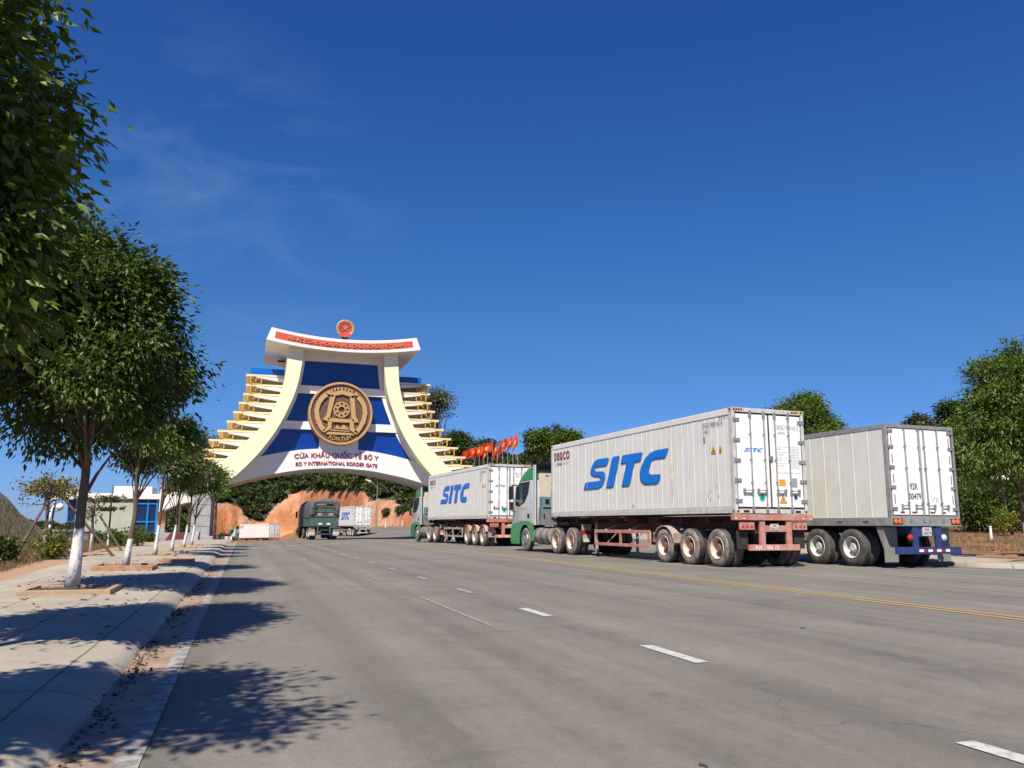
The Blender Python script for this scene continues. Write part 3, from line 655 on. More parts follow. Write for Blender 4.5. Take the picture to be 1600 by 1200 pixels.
# ------------------------------------------------------------ wheels
def wheel(parent, x, y, side, dual=True, rim=rimb, front=False, r=.515, ty=tyre, n=32, off=(0, 0, 0)):
    """x = outer face, side=-1 left / +1 right"""
    b = MB(off); s = side; wd = .26
    prof = [(0.02, .30), (.0, .34), (-.0, .42), (.015, .475), (.045, .505), (.06, r), (wd-.06, r), (wd-.045, .505), (wd-.015, .475), (wd, .42), (wd, .34), (wd-.02, .3)]
    prof = [(-s*t, q) for t, q in prof]; b.lathe(prof, (x, y, r), n=n)
    me = b; k0 = len(prof)-1
    me.mi = []
    for i in range(k0): me.mi += [1 if (i < 4 or i > 6) else 0]*n
    if dual:
        m0 = len(me.f); b.lathe([(a-s*.32, q) for a, q in prof], (x, y, r), n=n, mi=0)
    # tread blocks
    for k in range(36):
        a = 2*PI*k/36
        for t0, t1 in ((.055, .10), (.16, .205)):
            c, sn = math.cos(a+(.05 if t0 > .1 else 0)), math.sin(a+(.05 if t0 > .1 else 0)); c2, s2 = math.cos(a+.11), math.sin(a+.11); q0, q1 = r-.003, r+.007
            b.add([(x-s*t0, y+c*q0, r+sn*q0), (x-s*t1, y+c*q0, r+sn*q0), (x-s*t1, y+c2*q0, r+s2*q0), (x-s*t0, y+c2*q0, r+s2*q0), (x-s*t0, y+c*q1, r+sn*q1), (x-s*t1, y+c*q1, r+sn*q1), (x-s*t1, y+c2*q1, r+s2*q1), (x-s*t0, y+c2*q1, r+s2*q1)], [(4, 5, 6, 7), (0, 1, 5, 4), (1, 2, 6, 5), (2, 3, 7, 6), (3, 0, 4, 7)], 0)
    w_ = b.build('wheel', [ty, tyred if ty is tyre else ty], parent, smooth=True)
    b = MB(off)
    if front:
        P = [(.02, .31), (-.005, .30), (.01, .27), (.05, .255), (.035, .2), (-.03, .15), (-.05, .11), (-.06, .1), (-.06, .0)]
    else:
        P = [(.02, .31), (-.003, .30), (.012, .285), (.03, .27), (.15, .262), (.17, .25), (.175, .16), (.15, .135), (.07, .12), (.05, .1), (.05, .0)]
    b.lathe([(-s*t, q) for t, q in P], (x, y, r), n=n)
    b.mi = []
    for i in range(len(P)-1): b.mi += [0 if (front or i < 5) else 1]*n
    rm = b.build('rim', [alu if front else rim, rimr if rim is rimb else rim], w_, smooth=True)
    b = MB(off)
    dp = .04 if front else .166; rr_ = .2
    for k in range(8 if not front else 10):
        a = 2*PI*k/(8 if not front else 10)+.2; cy, cz = y+rr_*math.cos(a), r+rr_*math.sin(a); q = .028
        flat_poly(b, [(x-s*dp, cy+q*math.cos(c*PI/5), cz+q*1.2*math.sin(c*PI/5)) for c in range(10)])
    b.build('hand_hole', black, rm)
    b = MB(off)
    for k in range(10):
        a = 2*PI*k/10; cy, cz = y+.145*math.cos(a), r+.145*math.sin(a); dx = -.03 if front else .165
        b.lathe([(-s*dx, .014), (-s*(dx-.03), .014), (-s*(dx-.03), 0)], (x, cy, cz), n=6)
    b.build('wheel_nut', alu if front else rimr, rm)
    return w_

# ------------------------------------------------------------ skeletal container trailer
def trailer(loc, rz, label, group, paint, frame, fenders=1, word=None, fendm=dust, detail=True, offset_mud=False):
    t = thing('container_trailer', loc, rz, label, 'semi trailer', group)
    for sgn in (-1, 1):
        b = MB(); b.box(sgn*.5-.07, sgn*.5+.07, .08, 12.05, 1.37, 1.40).box(sgn*.5-.008, sgn*.5+.008, .08, 9.4, .95, 1.37).box(sgn*.5-.07, sgn*.5+.07, .08, 9.4, .92, .95).box(sgn*.5-.01, sgn*.5+.01, 9.4, 12.05, 1.15, 1.37).box(sgn*.5-.07, sgn*.5+.07, 9.4, 12.05, 1.12, 1.15)
        b.build('main_beam', frame, t)
    b = MB()
    for y in (1.6, 3.0, 4.4, 5.8, 7.2, 8.6, 10.2): b.box(-1.0, 1.0, y, y+.08, 1.2, 1.34)
    b.box(-1.15, 1.15, 11.9, 12.14, 1.24, 1.40).box(-1.15, 1.15, 6.1, 6.25, 1.28, 1.43); b.build('cross_member', frame, t)
    # rear end
    b = MB(); b.box(-1.30, 1.30, -.06, .12, 1.265, 1.425); cb = b.build('rear_beam', paint, t, bevel=.01)
    b = MB()
    for x in (-1.26, -1.0, .98, 1.24): b.box(x-.03, x+.03, -.066, -.061, 1.3, 1.33)
    b.build('reflector', tapew, cb)
    for x in (-.385, .505):
        b = MB(); b.box(x-.085, x+.085, -.03, .05, .6, 1.265); b.build('rear_upright', paint, t, bevel=.008)
    b = MB(); b.box(-.30, .42, -.02, .03, .96, 1.13); b.build('plate_board', paint, t)
    b = MB(); b.box(-.13, .14, -.035, -.022, 1.0, 1.17); pt = b.build('licence_plate', platew, t)
    b = MB(); text(b, '92R', lambda u, v, d: (u, -.037, v), -.07, .08, 1.095, 1.15, .01); text(b, '006.15', lambda u, v, d: (u, -.037, v), -.11, .12, 1.02, 1.075, .01); b.build('plate_number', ink, pt)
    b = MB(); b.box(-.85, .82, -.05, .03, .46, .62); bp_ = b.build('bumper_bar', paint, t, bevel=.008)
    b = MB(); text(b, '92R - 006 15', lambda u, v, d: (u, -.053, v), -.66, .1, .485, .595, .015); b.build('bumper_lettering', tapew, bp_)
    if word:
        b = MB(); text(b, word, lambda u, v, d: (u, -.064, v), -.22, .33, 1.29, 1.40, .01); b.build('maker_lettering', redd, cb)
    for sgn in (-1, 1):
        x0, x1 = sorted((sgn*.64, sgn*1.12)); b = MB(); b.box(x0, x1, -.02, .03, 1.01, 1.22); lb = b.build('lamp_board', paint, t, bevel=.012)
        b = MB()
        for q in (.2, .5, .8): b.lathe([(0, .035), (-.015, .035), (-.02, 0)], (x0+(x1-x0)*q, -.021, 1.11), 'y', 12, mi=0)
        b.build('tail_lamp', mat('dull_lamp', (.33, .1, .08), .4), lb)
        b = MB(); b.box(sgn*.72-.02, sgn*1.1, .3, .33, .48, 1.0) if offset_mud else b.box(sgn*.95-.18, sgn*.95+.18, .12, .135, .5, 1.0); b.build('mudflap', dust if offset_mud else dark, t)
    # side guard frames
    for sgn in (-1, 1):
        X = sgn*1.2; a, c = sorted((X, X-sgn*.05)); b = MB(); b.box(a, c, 4.58, 8.4, .86, .97).box(a, c, 4.58, 8.4, .42, .52)
        for y in (4.58, 6.45, 8.3): b.box(a, c, y, y+.1, .52, .86)
        g = b.build('side_guard', paint if not word else dust, t, bevel=.006)
        b = MB()
        for y in (5.9, 7.6): b.tube([(X-sgn*.08, y, .5), (X-sgn*.3, y-.45, .9)], .02, 6); b.tube([(X-sgn*.08, y+.2, .94), (sgn*.55, y+.2, 1.15)], .03, 6)
        b.build('guard_strut', dust, g)
        b = MB(); b.tube([(sgn*.85, 8.9, .12), (sgn*.85, 8.9, 1.2)], .06, 6).box(sgn*.85-.14, sgn*.85+.14, 8.78, 9.02, .1, .13); b.build('landing_leg', dust, t)
    for y in (.89, 2.27, 3.65):
        b = MB(); b.tube([(-1.0, y, .515), (1.0, y, .515)], .075, 8).tube([(-.5, y-.4, .75), (-.5, y, .6), (-.5, y+.4, .75)], .05, 6).tube([(.5, y-.4, .75), (.5, y, .6), (.5, y+.4, .75)], .05, 6); b.build('axle', dark, t)
        for sgn in (-1, 1): wheel(t, sgn*1.245, y, sgn, n=32 if detail else 20)
    for sgn in (-1, 1):
        ys = (3.65,) if fenders == 1 else (.89, 2.27, 3.65)
        for y in ys:
            b = MB(); n = 14; rr_ = .62; x0, x1 = sgn*1.26, sgn*.68; vs = []
            a0, a1 = (0.05, 2.95) if fenders == 1 else (.45, PI-.45)
            for i in range(n+1):
                a = a0+(a1-a0)*i/n; c, s_ = math.cos(a), math.sin(a)
                for x, r_ in ((x0, rr_-.025), (x0, rr_), (x1, rr_), (x1, rr_-.01)): vs.append((x, y-c*r_, .515+s_*r_*(.98)))
            fs = []
            for i in range(n):
                for k in range(4): fs.append((i*4+k, i*4+(k+1) % 4, i*4+4+(k+1) % 4, i*4+4+k))
            b.add(vs, fs+[(0, 1, 2, 3), (n*4+3, n*4+2, n*4+1, n*4)])
            if fenders == 1: b.box(min(x0, x1), max(x0, x1), y-.68, y-.60, .60, .9)
            b.build('mudguard', fendm, t, smooth=True)
    b = MB(); b.tube([(-.5, 5.2, .8), (.5, 5.2, .8)], .12, 10).tube([(-.95, 1.4, .92), (-.6, 1.4, .98)], .02, 6).tube([(-1.1, 2.9, 1.0), (-.6, 2.9, 1.03)], .025, 6).tube([(-1.0, 1.75, 1.0), (-.6, 1.75, 1.0)], .02, 6); b.build('air_tank', dust, t)
    return t

# ------------------------------------------------------------ tractor unit (same frame: y measured from the trailer's rear)
def tractor(loc, rz, label, group, y0=13.0, word='HD H.E'):
    ca, sa = math.cos(rz), math.sin(rz)
    t = thing('tractor_unit', (loc[0]-sa*y0, loc[1]+ca*y0, loc[2]), rz, label, 'lorry', group)
    O = (0, -y0, 0)
    def W(): return MB(O)
    body = [(14.02, 1.12), (14.02, 3.05), (15.55, 3.02), (16.22, 2.85), (16.52, 1.95), (16.62, 1.12)]
    b = W(); b.prism(body, -1.2, 1.2); cb = b.build('cab', cabw, t, bevel=.05, smooth=True)
    roof = [(14.0, 3.05), (13.98, 3.60), (14.35, 3.66), (15.0, 3.55), (15.7, 3.25), (16.15, 2.92), (15.6, 3.03)]
    b = W(); b.prism(roof, -1.12, 1.12); b.build('roof_fairing', cabg, t, bevel=.06, smooth=True)
    for sgn in (-1, 1):
        x0, x1 = sorted((sgn*1.207, sgn*1.195))
        b = W(); b.prism([(14.5, 3.0), (15.62, 2.97), (16.12, 2.78), (16.2, 2.0), (15.78, 1.93), (15.1, 2.1), (14.66, 2.5)], sgn*1.203, sgn*1.209); wn = b.build('side_window', black, cb)
        b = W(); b.prism([(15.35, 2.85), (15.95, 2.82), (16.1, 2.02), (15.75, 1.98), (15.3, 2.12)], sgn*1.209, sgn*1.212); b.build('pane', glass, wn)
        b = W(); b.box(min(sgn*1.2, sgn*1.25), max(sgn*1.2, sgn*1.25), 13.78, 14.06, 1.12, 3.66); b.build('air_deflector', cabw, t, bevel=.03)
        b = W(); o1, o2 = sorted((sgn*1.2, sgn*1.2035))
        b.box(o1, o2, 14.44, 14.452, 1.28, 2.98).box(o1, o2, 14.452, 15.75, 1.28, 1.292).box(o1, o2, 15.9, 15.912, 1.28, 1.95).box(o1, o2, 14.06, 14.44, 2.1, 2.108); b.build('door_seam', black, cb)
        b = W(); b.box(min(sgn*1.19, sgn*1.23), max(sgn*1.19, sgn*1.23), 14.1, 14.3, .35, .42).box(min(sgn*1.05, sgn*1.2), max(sgn*1.05, sgn*1.2), 15.75, 16.3, .3, .36); b.build('step', black, t)
        b = W(); b.box(min(sgn*1.2, sgn*1.222), max(sgn*1.2, sgn*1.222), 14.55, 14.75, 1.42, 1.6); b.build('door_handle', black, cb)
        # green lower wing over the front wheel
        cx, cz, n = 15.0, .515, 12; arch = [(cx+.63*math.cos(a), cz+.63*math.sin(a)) for a in np.linspace(PI*.95, PI*.05, n)]
        poly = [(14.1, 1.12), (16.55, 1.12)]+[(16.62, .9), (16.62, .32), (15.72, .32)]+[(p[0], p[1]) for p in arch[::-1]]+[(14.2, .45), (14.05, .45)]
        tri = W(); x0, x1 = sorted((sgn*1.19, sgn*1.235))
        # strip quads around the arch keep the faces simple
        top = [(14.05, .45), (14.05, 1.2), (14.6, 1.27), (15.4, 1.27), (16.1, 1.22), (16.6, 1.12), (16.64, .85), (16.62, .3)]
        ar = [(14.37, .45)]+arch+[(15.68, .3)]
        ta = []
        import bisect
        def along(P, s):
            L = [0]
            for i in range(len(P)-1): L.append(L[-1]+math.hypot(P[i+1][0]-P[i][0], P[i+1][1]-P[i][1]))
            d = s*L[-1]; i = min(len(P)-2, max(0, bisect.bisect(L, d)-1)); u = (d-L[i])/(L[i+1]-L[i]); return (P[i][0]+(P[i+1][0]-P[i][0])*u, P[i][1]+(P[i+1][1]-P[i][1])*u)
        m = 24; vs = []
        for i in range(m+1):
            for P in (top, ar):
                y, z = along(P, i/m)
                for x in (x0, x1): vs.append((x, y, z))
        fs = []
        for i in range(m):
            k = i*4; fs += [(k, k+2, k+6, k+4), (k+1, k+5, k+7, k+3), (k, k+4, k+5, k+1), (k+2, k+3, k+7, k+6)]
        tri.add(vs, fs+[(0, 1, 3, 2), (m*4, m*4+2, m*4+3, m*4+1)]); tri.build('wheel_arch', cabg, t, smooth=True)
        # mirror
        b = W(); b.box(min(sgn*1.28, sgn*1.46), max(sgn*1.28, sgn*1.46), 16.25, 16.42, 2.25, 2.85).box(min(sgn*1.28, sgn*1.44), max(sgn*1.28, sgn*1.44), 16.25, 16.40, 1.78, 2.15).box(min(sgn*1.1, sgn*1.38), max(sgn*1.1, sgn*1.38), 16.2, 16.26, 2.86, 2.92).box(min(sgn*1.1, sgn*1.38), max(sgn*1.1, sgn*1.38), 16.2, 16.26, 1.72, 1.77); b.build('mirror', black, t, bevel=.03)
        b = W(); c = MB.tube(b, [(sgn*.98, 12.25, .68), (sgn*.98, 13.85, .68)], .34, 18); b.build('fuel_tank' if sgn < 0 else 'battery_box', dirtalu, t, smooth=True)
        b = W()
        for y in (12.45, 13.05, 13.65): b.tube([(sgn*.98+.352*math.cos(a), y, .68+.352*math.sin(a)) for a in np.linspace(0, 2*PI, 18)], .018, 4)
        b.build('tank_strap', dark, t)
        b = W(); b.prism([(16.63, .36), (16.63, .95), (16.72, .9), (16.74, .42)], sgn*.4, sgn*1.22); b.build('bumper_corner', cabg, t)
    b = W(); b.box(-1.18, 1.18, 16.6, 16.75, .36, .7); b.build('bumper', cabg, t, bevel=.04)
    b = W(); b.prism([(16.25, 2.8), (16.27, 2.83), (16.56, 1.98), (16.53, 1.96)], -1.05, 1.05); b.build('windscreen', glass, t)
    b = W(); b.prism([(16.56, 1.85), (16.6, 1.85), (16.68, .95), (16.63, .95)], -.9, .9); b.build('grille', black, t)
    # rear wall of the cab: cream panel, window, dark hollow under the spoiler
    b = W(); b.box(-1.0, 1.0, 13.96, 14.02, 1.5, 3.4); bw = b.build('cab_rear', cream, t, bevel=.03)
    b = W(); b.box(-.45, .15, 13.945, 13.962, 2.0, 2.62); wn = b.build('rear_window', black, bw); b = W(); b.box(-.40, .10, 13.94, 13.946, 2.05, 2.57); b.build('pane', glass, wn)
    b = W(); b.box(-.7, -.55, 13.945, 13.962, 3.2, 3.24).box(-.4, -.25, 13.945, 13.962, 3.2, 3.24); b.build('vent', redd, bw)
    b = W(); b.prism([(13.99, 3.5), (13.7, 3.72), (14.0, 3.72), (14.35, 3.66)], -1.2, 1.2); b.build('spoiler_lip', black, t)
    b = W(); b.box(-1.12, -.35, 13.35, 13.75, 1.12, 1.85); u = b.build('generator', greyp, t, bevel=.02); b = W(); b.box(-1.1, -.7, 13.3, 13.7, 1.85, 2.3).box(-.5, .2, 13.0, 13.6, 1.6, 2.35); b.build('generator_cover', bluep, u, bevel=.02)
    b = W(); b.box(-1.0, -.82, 13.28, 13.302, 2.0, 2.2).box(-1.05, -1.0, 13.33, 13.345, 1.4, 1.6).box(-.7, -.6, 13.33, 13.345, 1.35, 1.6); b.build('gauge', black, u)
    for q in range(3):
        b = W(); b.tube([(-.2+q*.15, 13.95, 1.9), (-.25+q*.18, 13.6, 1.35), (-.1+q*.1, 12.9, 1.25), (-.2+q*.15, 12.3, 1.45)], .018, 6); b.build('air_hose', (black, lampo, black)[q], t, smooth=True)
    b = W(); b.tube([(.6, 13.75, 1.0), (.6, 13.75, 3.2), (.62, 13.65, 3.35)], .07, 8); b.build('exhaust', dirtalu, t, smooth=True)
    # chassis, fifth wheel, rear platform, axles
    b = W()
    for sgn in (-1, 1): b.box(sgn*.42-.04, sgn*.42+.04, 9.75, 16.4, .78, 1.02)
    b.box(-.9, .9, 12.2, 13.2, 1.02, 1.1).box(-.5, .5, 10.6, 11.6, 1.02, 1.12); b.build('chassis', dark, t)
    b = W(); b.box(-1.15, -.5, 12.3, 13.0, 1.06, 1.12); b.build('step_plate', dust, t)
    b = W(); b.box(-1.14, -.7, 9.62, 9.7, .78, .93); tl = b.build('tail_lamp', taper, t, bevel=.01)
    b = W(); b.box(-1.1, -.72, 9.6, 9.66, .93, 1.15).box(-1.06, -.76, 9.6, 9.64, .55, .78); b.build('lamp_bracket', dust, t)
    b = W(); b.box(-1.06, -.78, 9.585, 9.6, .5, .62); b.build('licence_plate', platew, t)
    for y in (10.37, 11.76):
        b = W(); b.tube([(-1.0, y, .515), (1.0, y, .515)], .08, 8); b.build('axle', dark, t)
        for sgn in (-1, 1): wheel(t, sgn*1.235, y, sgn, off=O)
    for sgn in (-1, 1): wheel(t, sgn*1.215, 15.0, sgn, dual=False, front=True, off=O, r=.505)
    b = W(); b.tube([(-.9, 15.0, .5), (.9, 15.0, .5)], .06, 8); b.build('axle', dark, t)
    b = W(); text(b, word, lambda u, v, d: (-1.204, u-0, v), 15.5, 14.85, 1.78, 1.88, .015); b.build('door_lettering', inkg, t)
    b = W(); b.prism([(16.3, 1.62), (16.3, 1.68), (15.9, 1.83), (15.65, 1.86), (15.9, 1.76)], -1.203, -1.206); b.build('door_stripe', orange, t)
    b = W(); b.lathe([(0, .03), (.12, .03), (.12, 0)], (-.7, 15.3, 3.38), 'z', 8).lathe([(0, .02), (.35, .01), (.35, 0)], (-1.0, 15.6, 3.2), 'z', 6); b.build('marker_lamp', alu, t)
    return t
def rig(X, Y, head, labs, grp, paint, frame, **kw):
    """X,Y = rear left corner on the ground"""
    h = R(head); z = base_h(X, Y); loc = (X+CW*math.cos(h), Y+CW*math.sin(h), z)
    return loc, h
# first rig, nearest
loc, h = rig(12.53, 19.36, 3.4, 0, 0, 0, 0)
container(loc, h, 'nearest white refrigerated container with big blue SITC letters and rust-streaked side', 'white SITC containers on trailers', ('SEGU 908162 0', '45R1'), stains=True)
trailer(loc, h, 'faded pinkish red skeletal trailer carrying the nearest container', 'skeletal trailers under containers', redp, redd, 1)
tractor(loc, h, 'green and pale grey tractor unit pulling the nearest container, cab against the second container', 'green and grey tractor units')
loc2, h2 = rig(12.21, 42.05, 3.1, 0, 0, 0, 0)
container(loc2, h2, 'clean white container with blue SITC letters on the second trailer, near the gate foot', 'white SITC containers on trailers', ('SZLU 981763 4', '45R1'))
trailer(loc2, h2, 'bright orange-red skeletal trailer with three small mudguards under the second container', 'skeletal trailers under containers', redp2, redd, 3, word='THACO', fendm=mat('pink_mudguard', (.5, .3, .24), .75, var=.25, vscale=6), offset_mud=True)
tractor(loc2, h2, 'smaller-looking green and grey tractor unit at the head of the second container', 'green and grey tractor units', word='HD')
# far rig beyond the gate
loc5, h5 = rig(14.92, 119.9, 5.8, 0, 0, 0, 0)
container(loc5, h5, 'far grey-white SITC container beyond the gate in front of the orange bank', 'white SITC containers on trailers', ('SEGU 908441 7', '45R1'), heavy=False)
trailer(loc5, h5, 'dusty grey skeletal trailer beyond the gate under the far container', 'skeletal trailers under containers', mat('dusty_grey_paint', (.4, .38, .35), .8, var=.3), dark, 1, detail=False)
tractor(loc5, h5, 'tractor unit mostly hidden behind the dark tarpaulin lorry beyond the gate', 'green and grey tractor units')
# far rig below the crest on the left
X6, Y6 = -3.0, 176.; z6 = base_h(X6, Y6)
l6 = (X6+9.0, Y6+2, 1.1-4.15-.0)
h6 = R(29)
container(l6, h6, 'plain white container sunk below the road crest, left of the tarpaulin lorry', 'white containers below the crest', ('SEGU 900000 0', '45R1'), logo=False, heavy=False, tilt=R(-1.2))
trailer(l6, h6, 'trailer under the plain white container below the road crest', 'skeletal trailers under containers', redp2, redd, 1, detail=False)
tractor(l6, h6, 'green tractor unit at the left end of the plain white container below the crest', 'green and grey tractor units')

# ------------------------------------------------------------ white box semi-trailer on the right
def box_trailer(X, Y, head):
    h = R(head); loc = (X+1.25*math.cos(h), Y+1.25*math.sin(h), base_h(X, Y))
    t = thing('box_semi_trailer', loc, h, 'white box trailer with dark blue bumper and black number 92R 00479 on its doors', 'semi trailer')
    wsm = mat('trailer_panel_white', (.70, .69, .64), .5, streak=.2, streak_col=(.45, .43, .39), var=.08, vscale=2); L = 12.4; W = 1.25; zb, zt = 1.13, 3.90
    gr = mat('trailer_grey_rail', (.33, .33, .32), .5, .2, var=.3, vscale=5)
    for sgn in (-1, 1):
        b = MB(); xs = sgn*(W-.015); n = 21; k = (L-.24)/n; prof = []
        for i in range(n):
            a = .12+i*k; prof += [(xs, a), (xs, a+k-.05), (xs+sgn*.008, a+k-.04), (xs+sgn*.008, a+k-.01)]
        prof.append((xs, L-.12)); m = len(prof)
        b.add([(x, y, zb+.23) for x, y in prof]+[(x, y, zt-.13) for x, y in prof], [(i, i+1, m+i+1, m+i) for i in range(m-1)]); b.build('side_panel', wsm, t)
        x0, x1 = sorted((sgn*W, sgn*(W-.06)))
        b = MB(); b.box(x0, x1, .1, L, zb, zb+.23); br = b.build('bottom_rail', gr, t, bevel=.01)
        b = MB()
        for y in (.8, 1.8, 3.6, 5.6, 7.6): b.box(min(sgn*(W+.003), sgn*(W+.006)), max(sgn*(W+.003), sgn*(W+.006)), y, y+.22, zb+.09, zb+.13)
        b.build('reflector_tape', taper, br)
        b = MB(); b.box(x0, x1, .1, L, zt-.13, zt); b.build('top_rail', gr, t, bevel=.01)
        b = MB(); b.box(x0, x1, -.02, .1, zb, zt); b.build('corner_post', gr, t, bevel=.01)
    b = MB(); b.box(-W+.02, W-.02, .1, L, zt-.03, zt-.005); b.build('roof', gr, t)
    b = MB(); b.box(-W+.02, W-.02, L-.05, L, zb, zt-.02); b.build('front_wall', wsm, t); b = MB(); b.box(-W+.05, W-.05, .1, L-.1, zb+.05, zb+.15); b.build('floor', dark, t)
    b = MB(); b.box(-W+.06, W-.06, -.02, .1, zt-.1, zt-.003); b.build('header', gr, t, bevel=.01)
    b = MB(); b.box(-W+.06, W-.06, -.03, .1, zb-.0, zb+.27); sl_ = b.build('sill', mat('trailer_sill', (.36, .37, .36), .5, .3, var=.25), t, bevel=.01)
    for sgn in (-1, 1):
        b = MB(); c = sgn*1.05; b.box(c-.17, c+.17, -.034, -.03, zb+.04, zb+.2); cl = b.build('lamp_recess', black, sl_)
        for q in (-.08, .07):
            b = MB(); b.lathe([(0, .07), (-.015, .068), (-.025, .04), (-.028, 0)], (c+q, -.036, zb+.12), 'y', 16); b.build('tail_lamp', lampo, cl)
    b = MB(); b.box(-W+.07, W-.07, .03, .06, zb+.27, zt-.1); b.build('door_gasket', gask, t)
    for sgn in (-1, 1):
        x0, x1 = sorted((sgn*.02, sgn*(W-.12))); b = MB(); b.box(x0, x1, .0, .05, zb+.30, zt-.12); d = b.build('door', whited, t, bevel=.008)
        for x in (.10, .60):
            X_ = sgn*x; b = MB(); b.tube([(X_, -.035, zb+.1), (X_, -.035, zt-.04)], .018, 8); b.build('locking_rod', steel, d, smooth=True)
            b = MB()
            for z in (zt-.09, zt-.6, 2.7, 1.75, zb+.15): b.box(X_-.03, X_+.03, -.055, .0, z-.025, z+.025)
            b.build('rod_bracket', steel, d)
        b = MB()
        for x in (.10, .60): X_ = sgn*x; b.box(min(X_, X_+sgn*.26), max(X_, X_+sgn*.26), -.06, -.045, 1.66, 1.69).box(X_+sgn*.24-.02, X_+sgn*.24+.02, -.05, .001, 1.58, 1.72)
        b.build('door_handle', steel, d)
        for z in (3.72, 3.28, 2.72, 2.18, 1.6):
            b = MB(); x0, x1 = sorted((sgn*(W-.01), sgn*(W-.24))); b.box(x0, x1, -.026, .001, z-.04, z+.04); b.build('hinge', steel, d)
        b = MB(); c = sgn*(W-.19)
        for z in (3.45, 2.95, 2.4, 1.85): b.box(c-.014, c+.014, -.004, -.001, z-.13, z+.13)
        b.box(sgn*.75-.15, sgn*.75, -.004, -.001, 1.47, 1.52).box(sgn*.33-.15, sgn*.33+.02, -.004, -.001, 1.47, 1.52); b.build('reflector_tape', taper, d)
    F = lambda u, v, d: (u, -.004-d, v)
    b = MB(); text(b, '92R', F, -.50, -.22, 2.11, 2.29, .02); text(b, '00479', F, -.55, -.12, 1.84, 2.02, .02); b.build('registration_number', ink, t)
    b = MB(); ring = [(.40+.13*math.cos(a), 1.76+.15*math.sin(a)) for a in np.linspace(0, PI, 14)]; r2_ = [(.40+.118*math.cos(a), 1.76+.137*math.sin(a)) for a in np.linspace(PI, 0, 14)]
    for i in range(13): b.add([F(*ring[i], 0), F(*ring[i+1], 0), F(*r2_[12-i], 0), F(*r2_[13-i], 0)], [(0, 1, 2, 3)])
    text(b, '1 5', F, .33, .47, 1.78, 1.85); b.build('door_emblem', inkg, t)
    for x in (-.42, .42):
        b = MB(); b.box(x-.1, x+.1, -.0, .08, .5, zb); b.build('rear_upright', bluef, t, bevel=.008)
    b = MB(); b.box(-.32, .32, .02, .06, .85, zb); b.build('plate_board', bluef, t)
    b = MB(); b.box(-.16, .16, -.005, .018, .87, 1.1); p = b.build('licence_plate', platew, t); b = MB(); text(b, '92R', lambda u, v, d: (u, -.008, v), -.09, .09, 1.0, 1.07, .01); text(b, '004.79', lambda u, v, d: (u, -.008, v), -.13, .13, .9, .97, .01); b.build('plate_number', ink, p)
    b = MB(); b.box(-1.16, 1.16, -.06, .04, .38, .57); bb = b.build('bumper_bar', bluef, t, bevel=.01)
    b = MB()
    for i in range(7): b.box(-.4+i*.16, -.24+i*.16, -.064, -.0615, .44, .51, mi=i % 2)
    b.build('reflector_tape', [tapew, taper], bb)
    for x, m in ((-.62, lampr), (.6, mat('lamp_clear', (.6, .6, .6), .2))):
        b = MB(); b.lathe([(.05, .085), (0, .09), (-.03, .05), (-.035, 0)], (x, -.02, .82), 'y', 16); b.build('round_lamp', m, t)
    for sgn in (-1, 1):
        b = MB(); b.box(min(sgn*.72, sgn*1.2), max(sgn*.72, sgn*1.2), .35, .37, .16, 1.1).add([(sgn*1.2, .36, 1.1), (sgn*1.2, .6, 1.1), (sgn*1.2, .37, .5)], [(0, 1, 2)]); b.build('mudflap', mat('grey_mudflap', (.22, .22, .2), .8), t)
        b = MB(); b.box(sgn*.5-.06, sgn*.5+.06, .1, 11.6, .92, 1.13); b.build('main_beam', bluef, t)
        b = MB(); b.tube([(sgn*.9, 9.2, .1), (sgn*.9, 9.2, 1.1)], .06, 6); b.build('landing_leg', dark, t)
    for y in (1.52, 2.89):
        b = MB(); b.tube([(-1, y, .52), (1, y, .52)], .08, 8); b.build('axle', dark, t)
        for sgn in (-1, 1): wheel(t, sgn*1.25, y, sgn, rim=rimw, ty=tyre_dark, r=.53)
    return t
tyre_dark = mat('tyre_dark', (.10, .092, .084), .9, col2=(.05, .047, .044), vscale=5, bump=.5)
box_trailer(16.54, 18.14, 3.5)

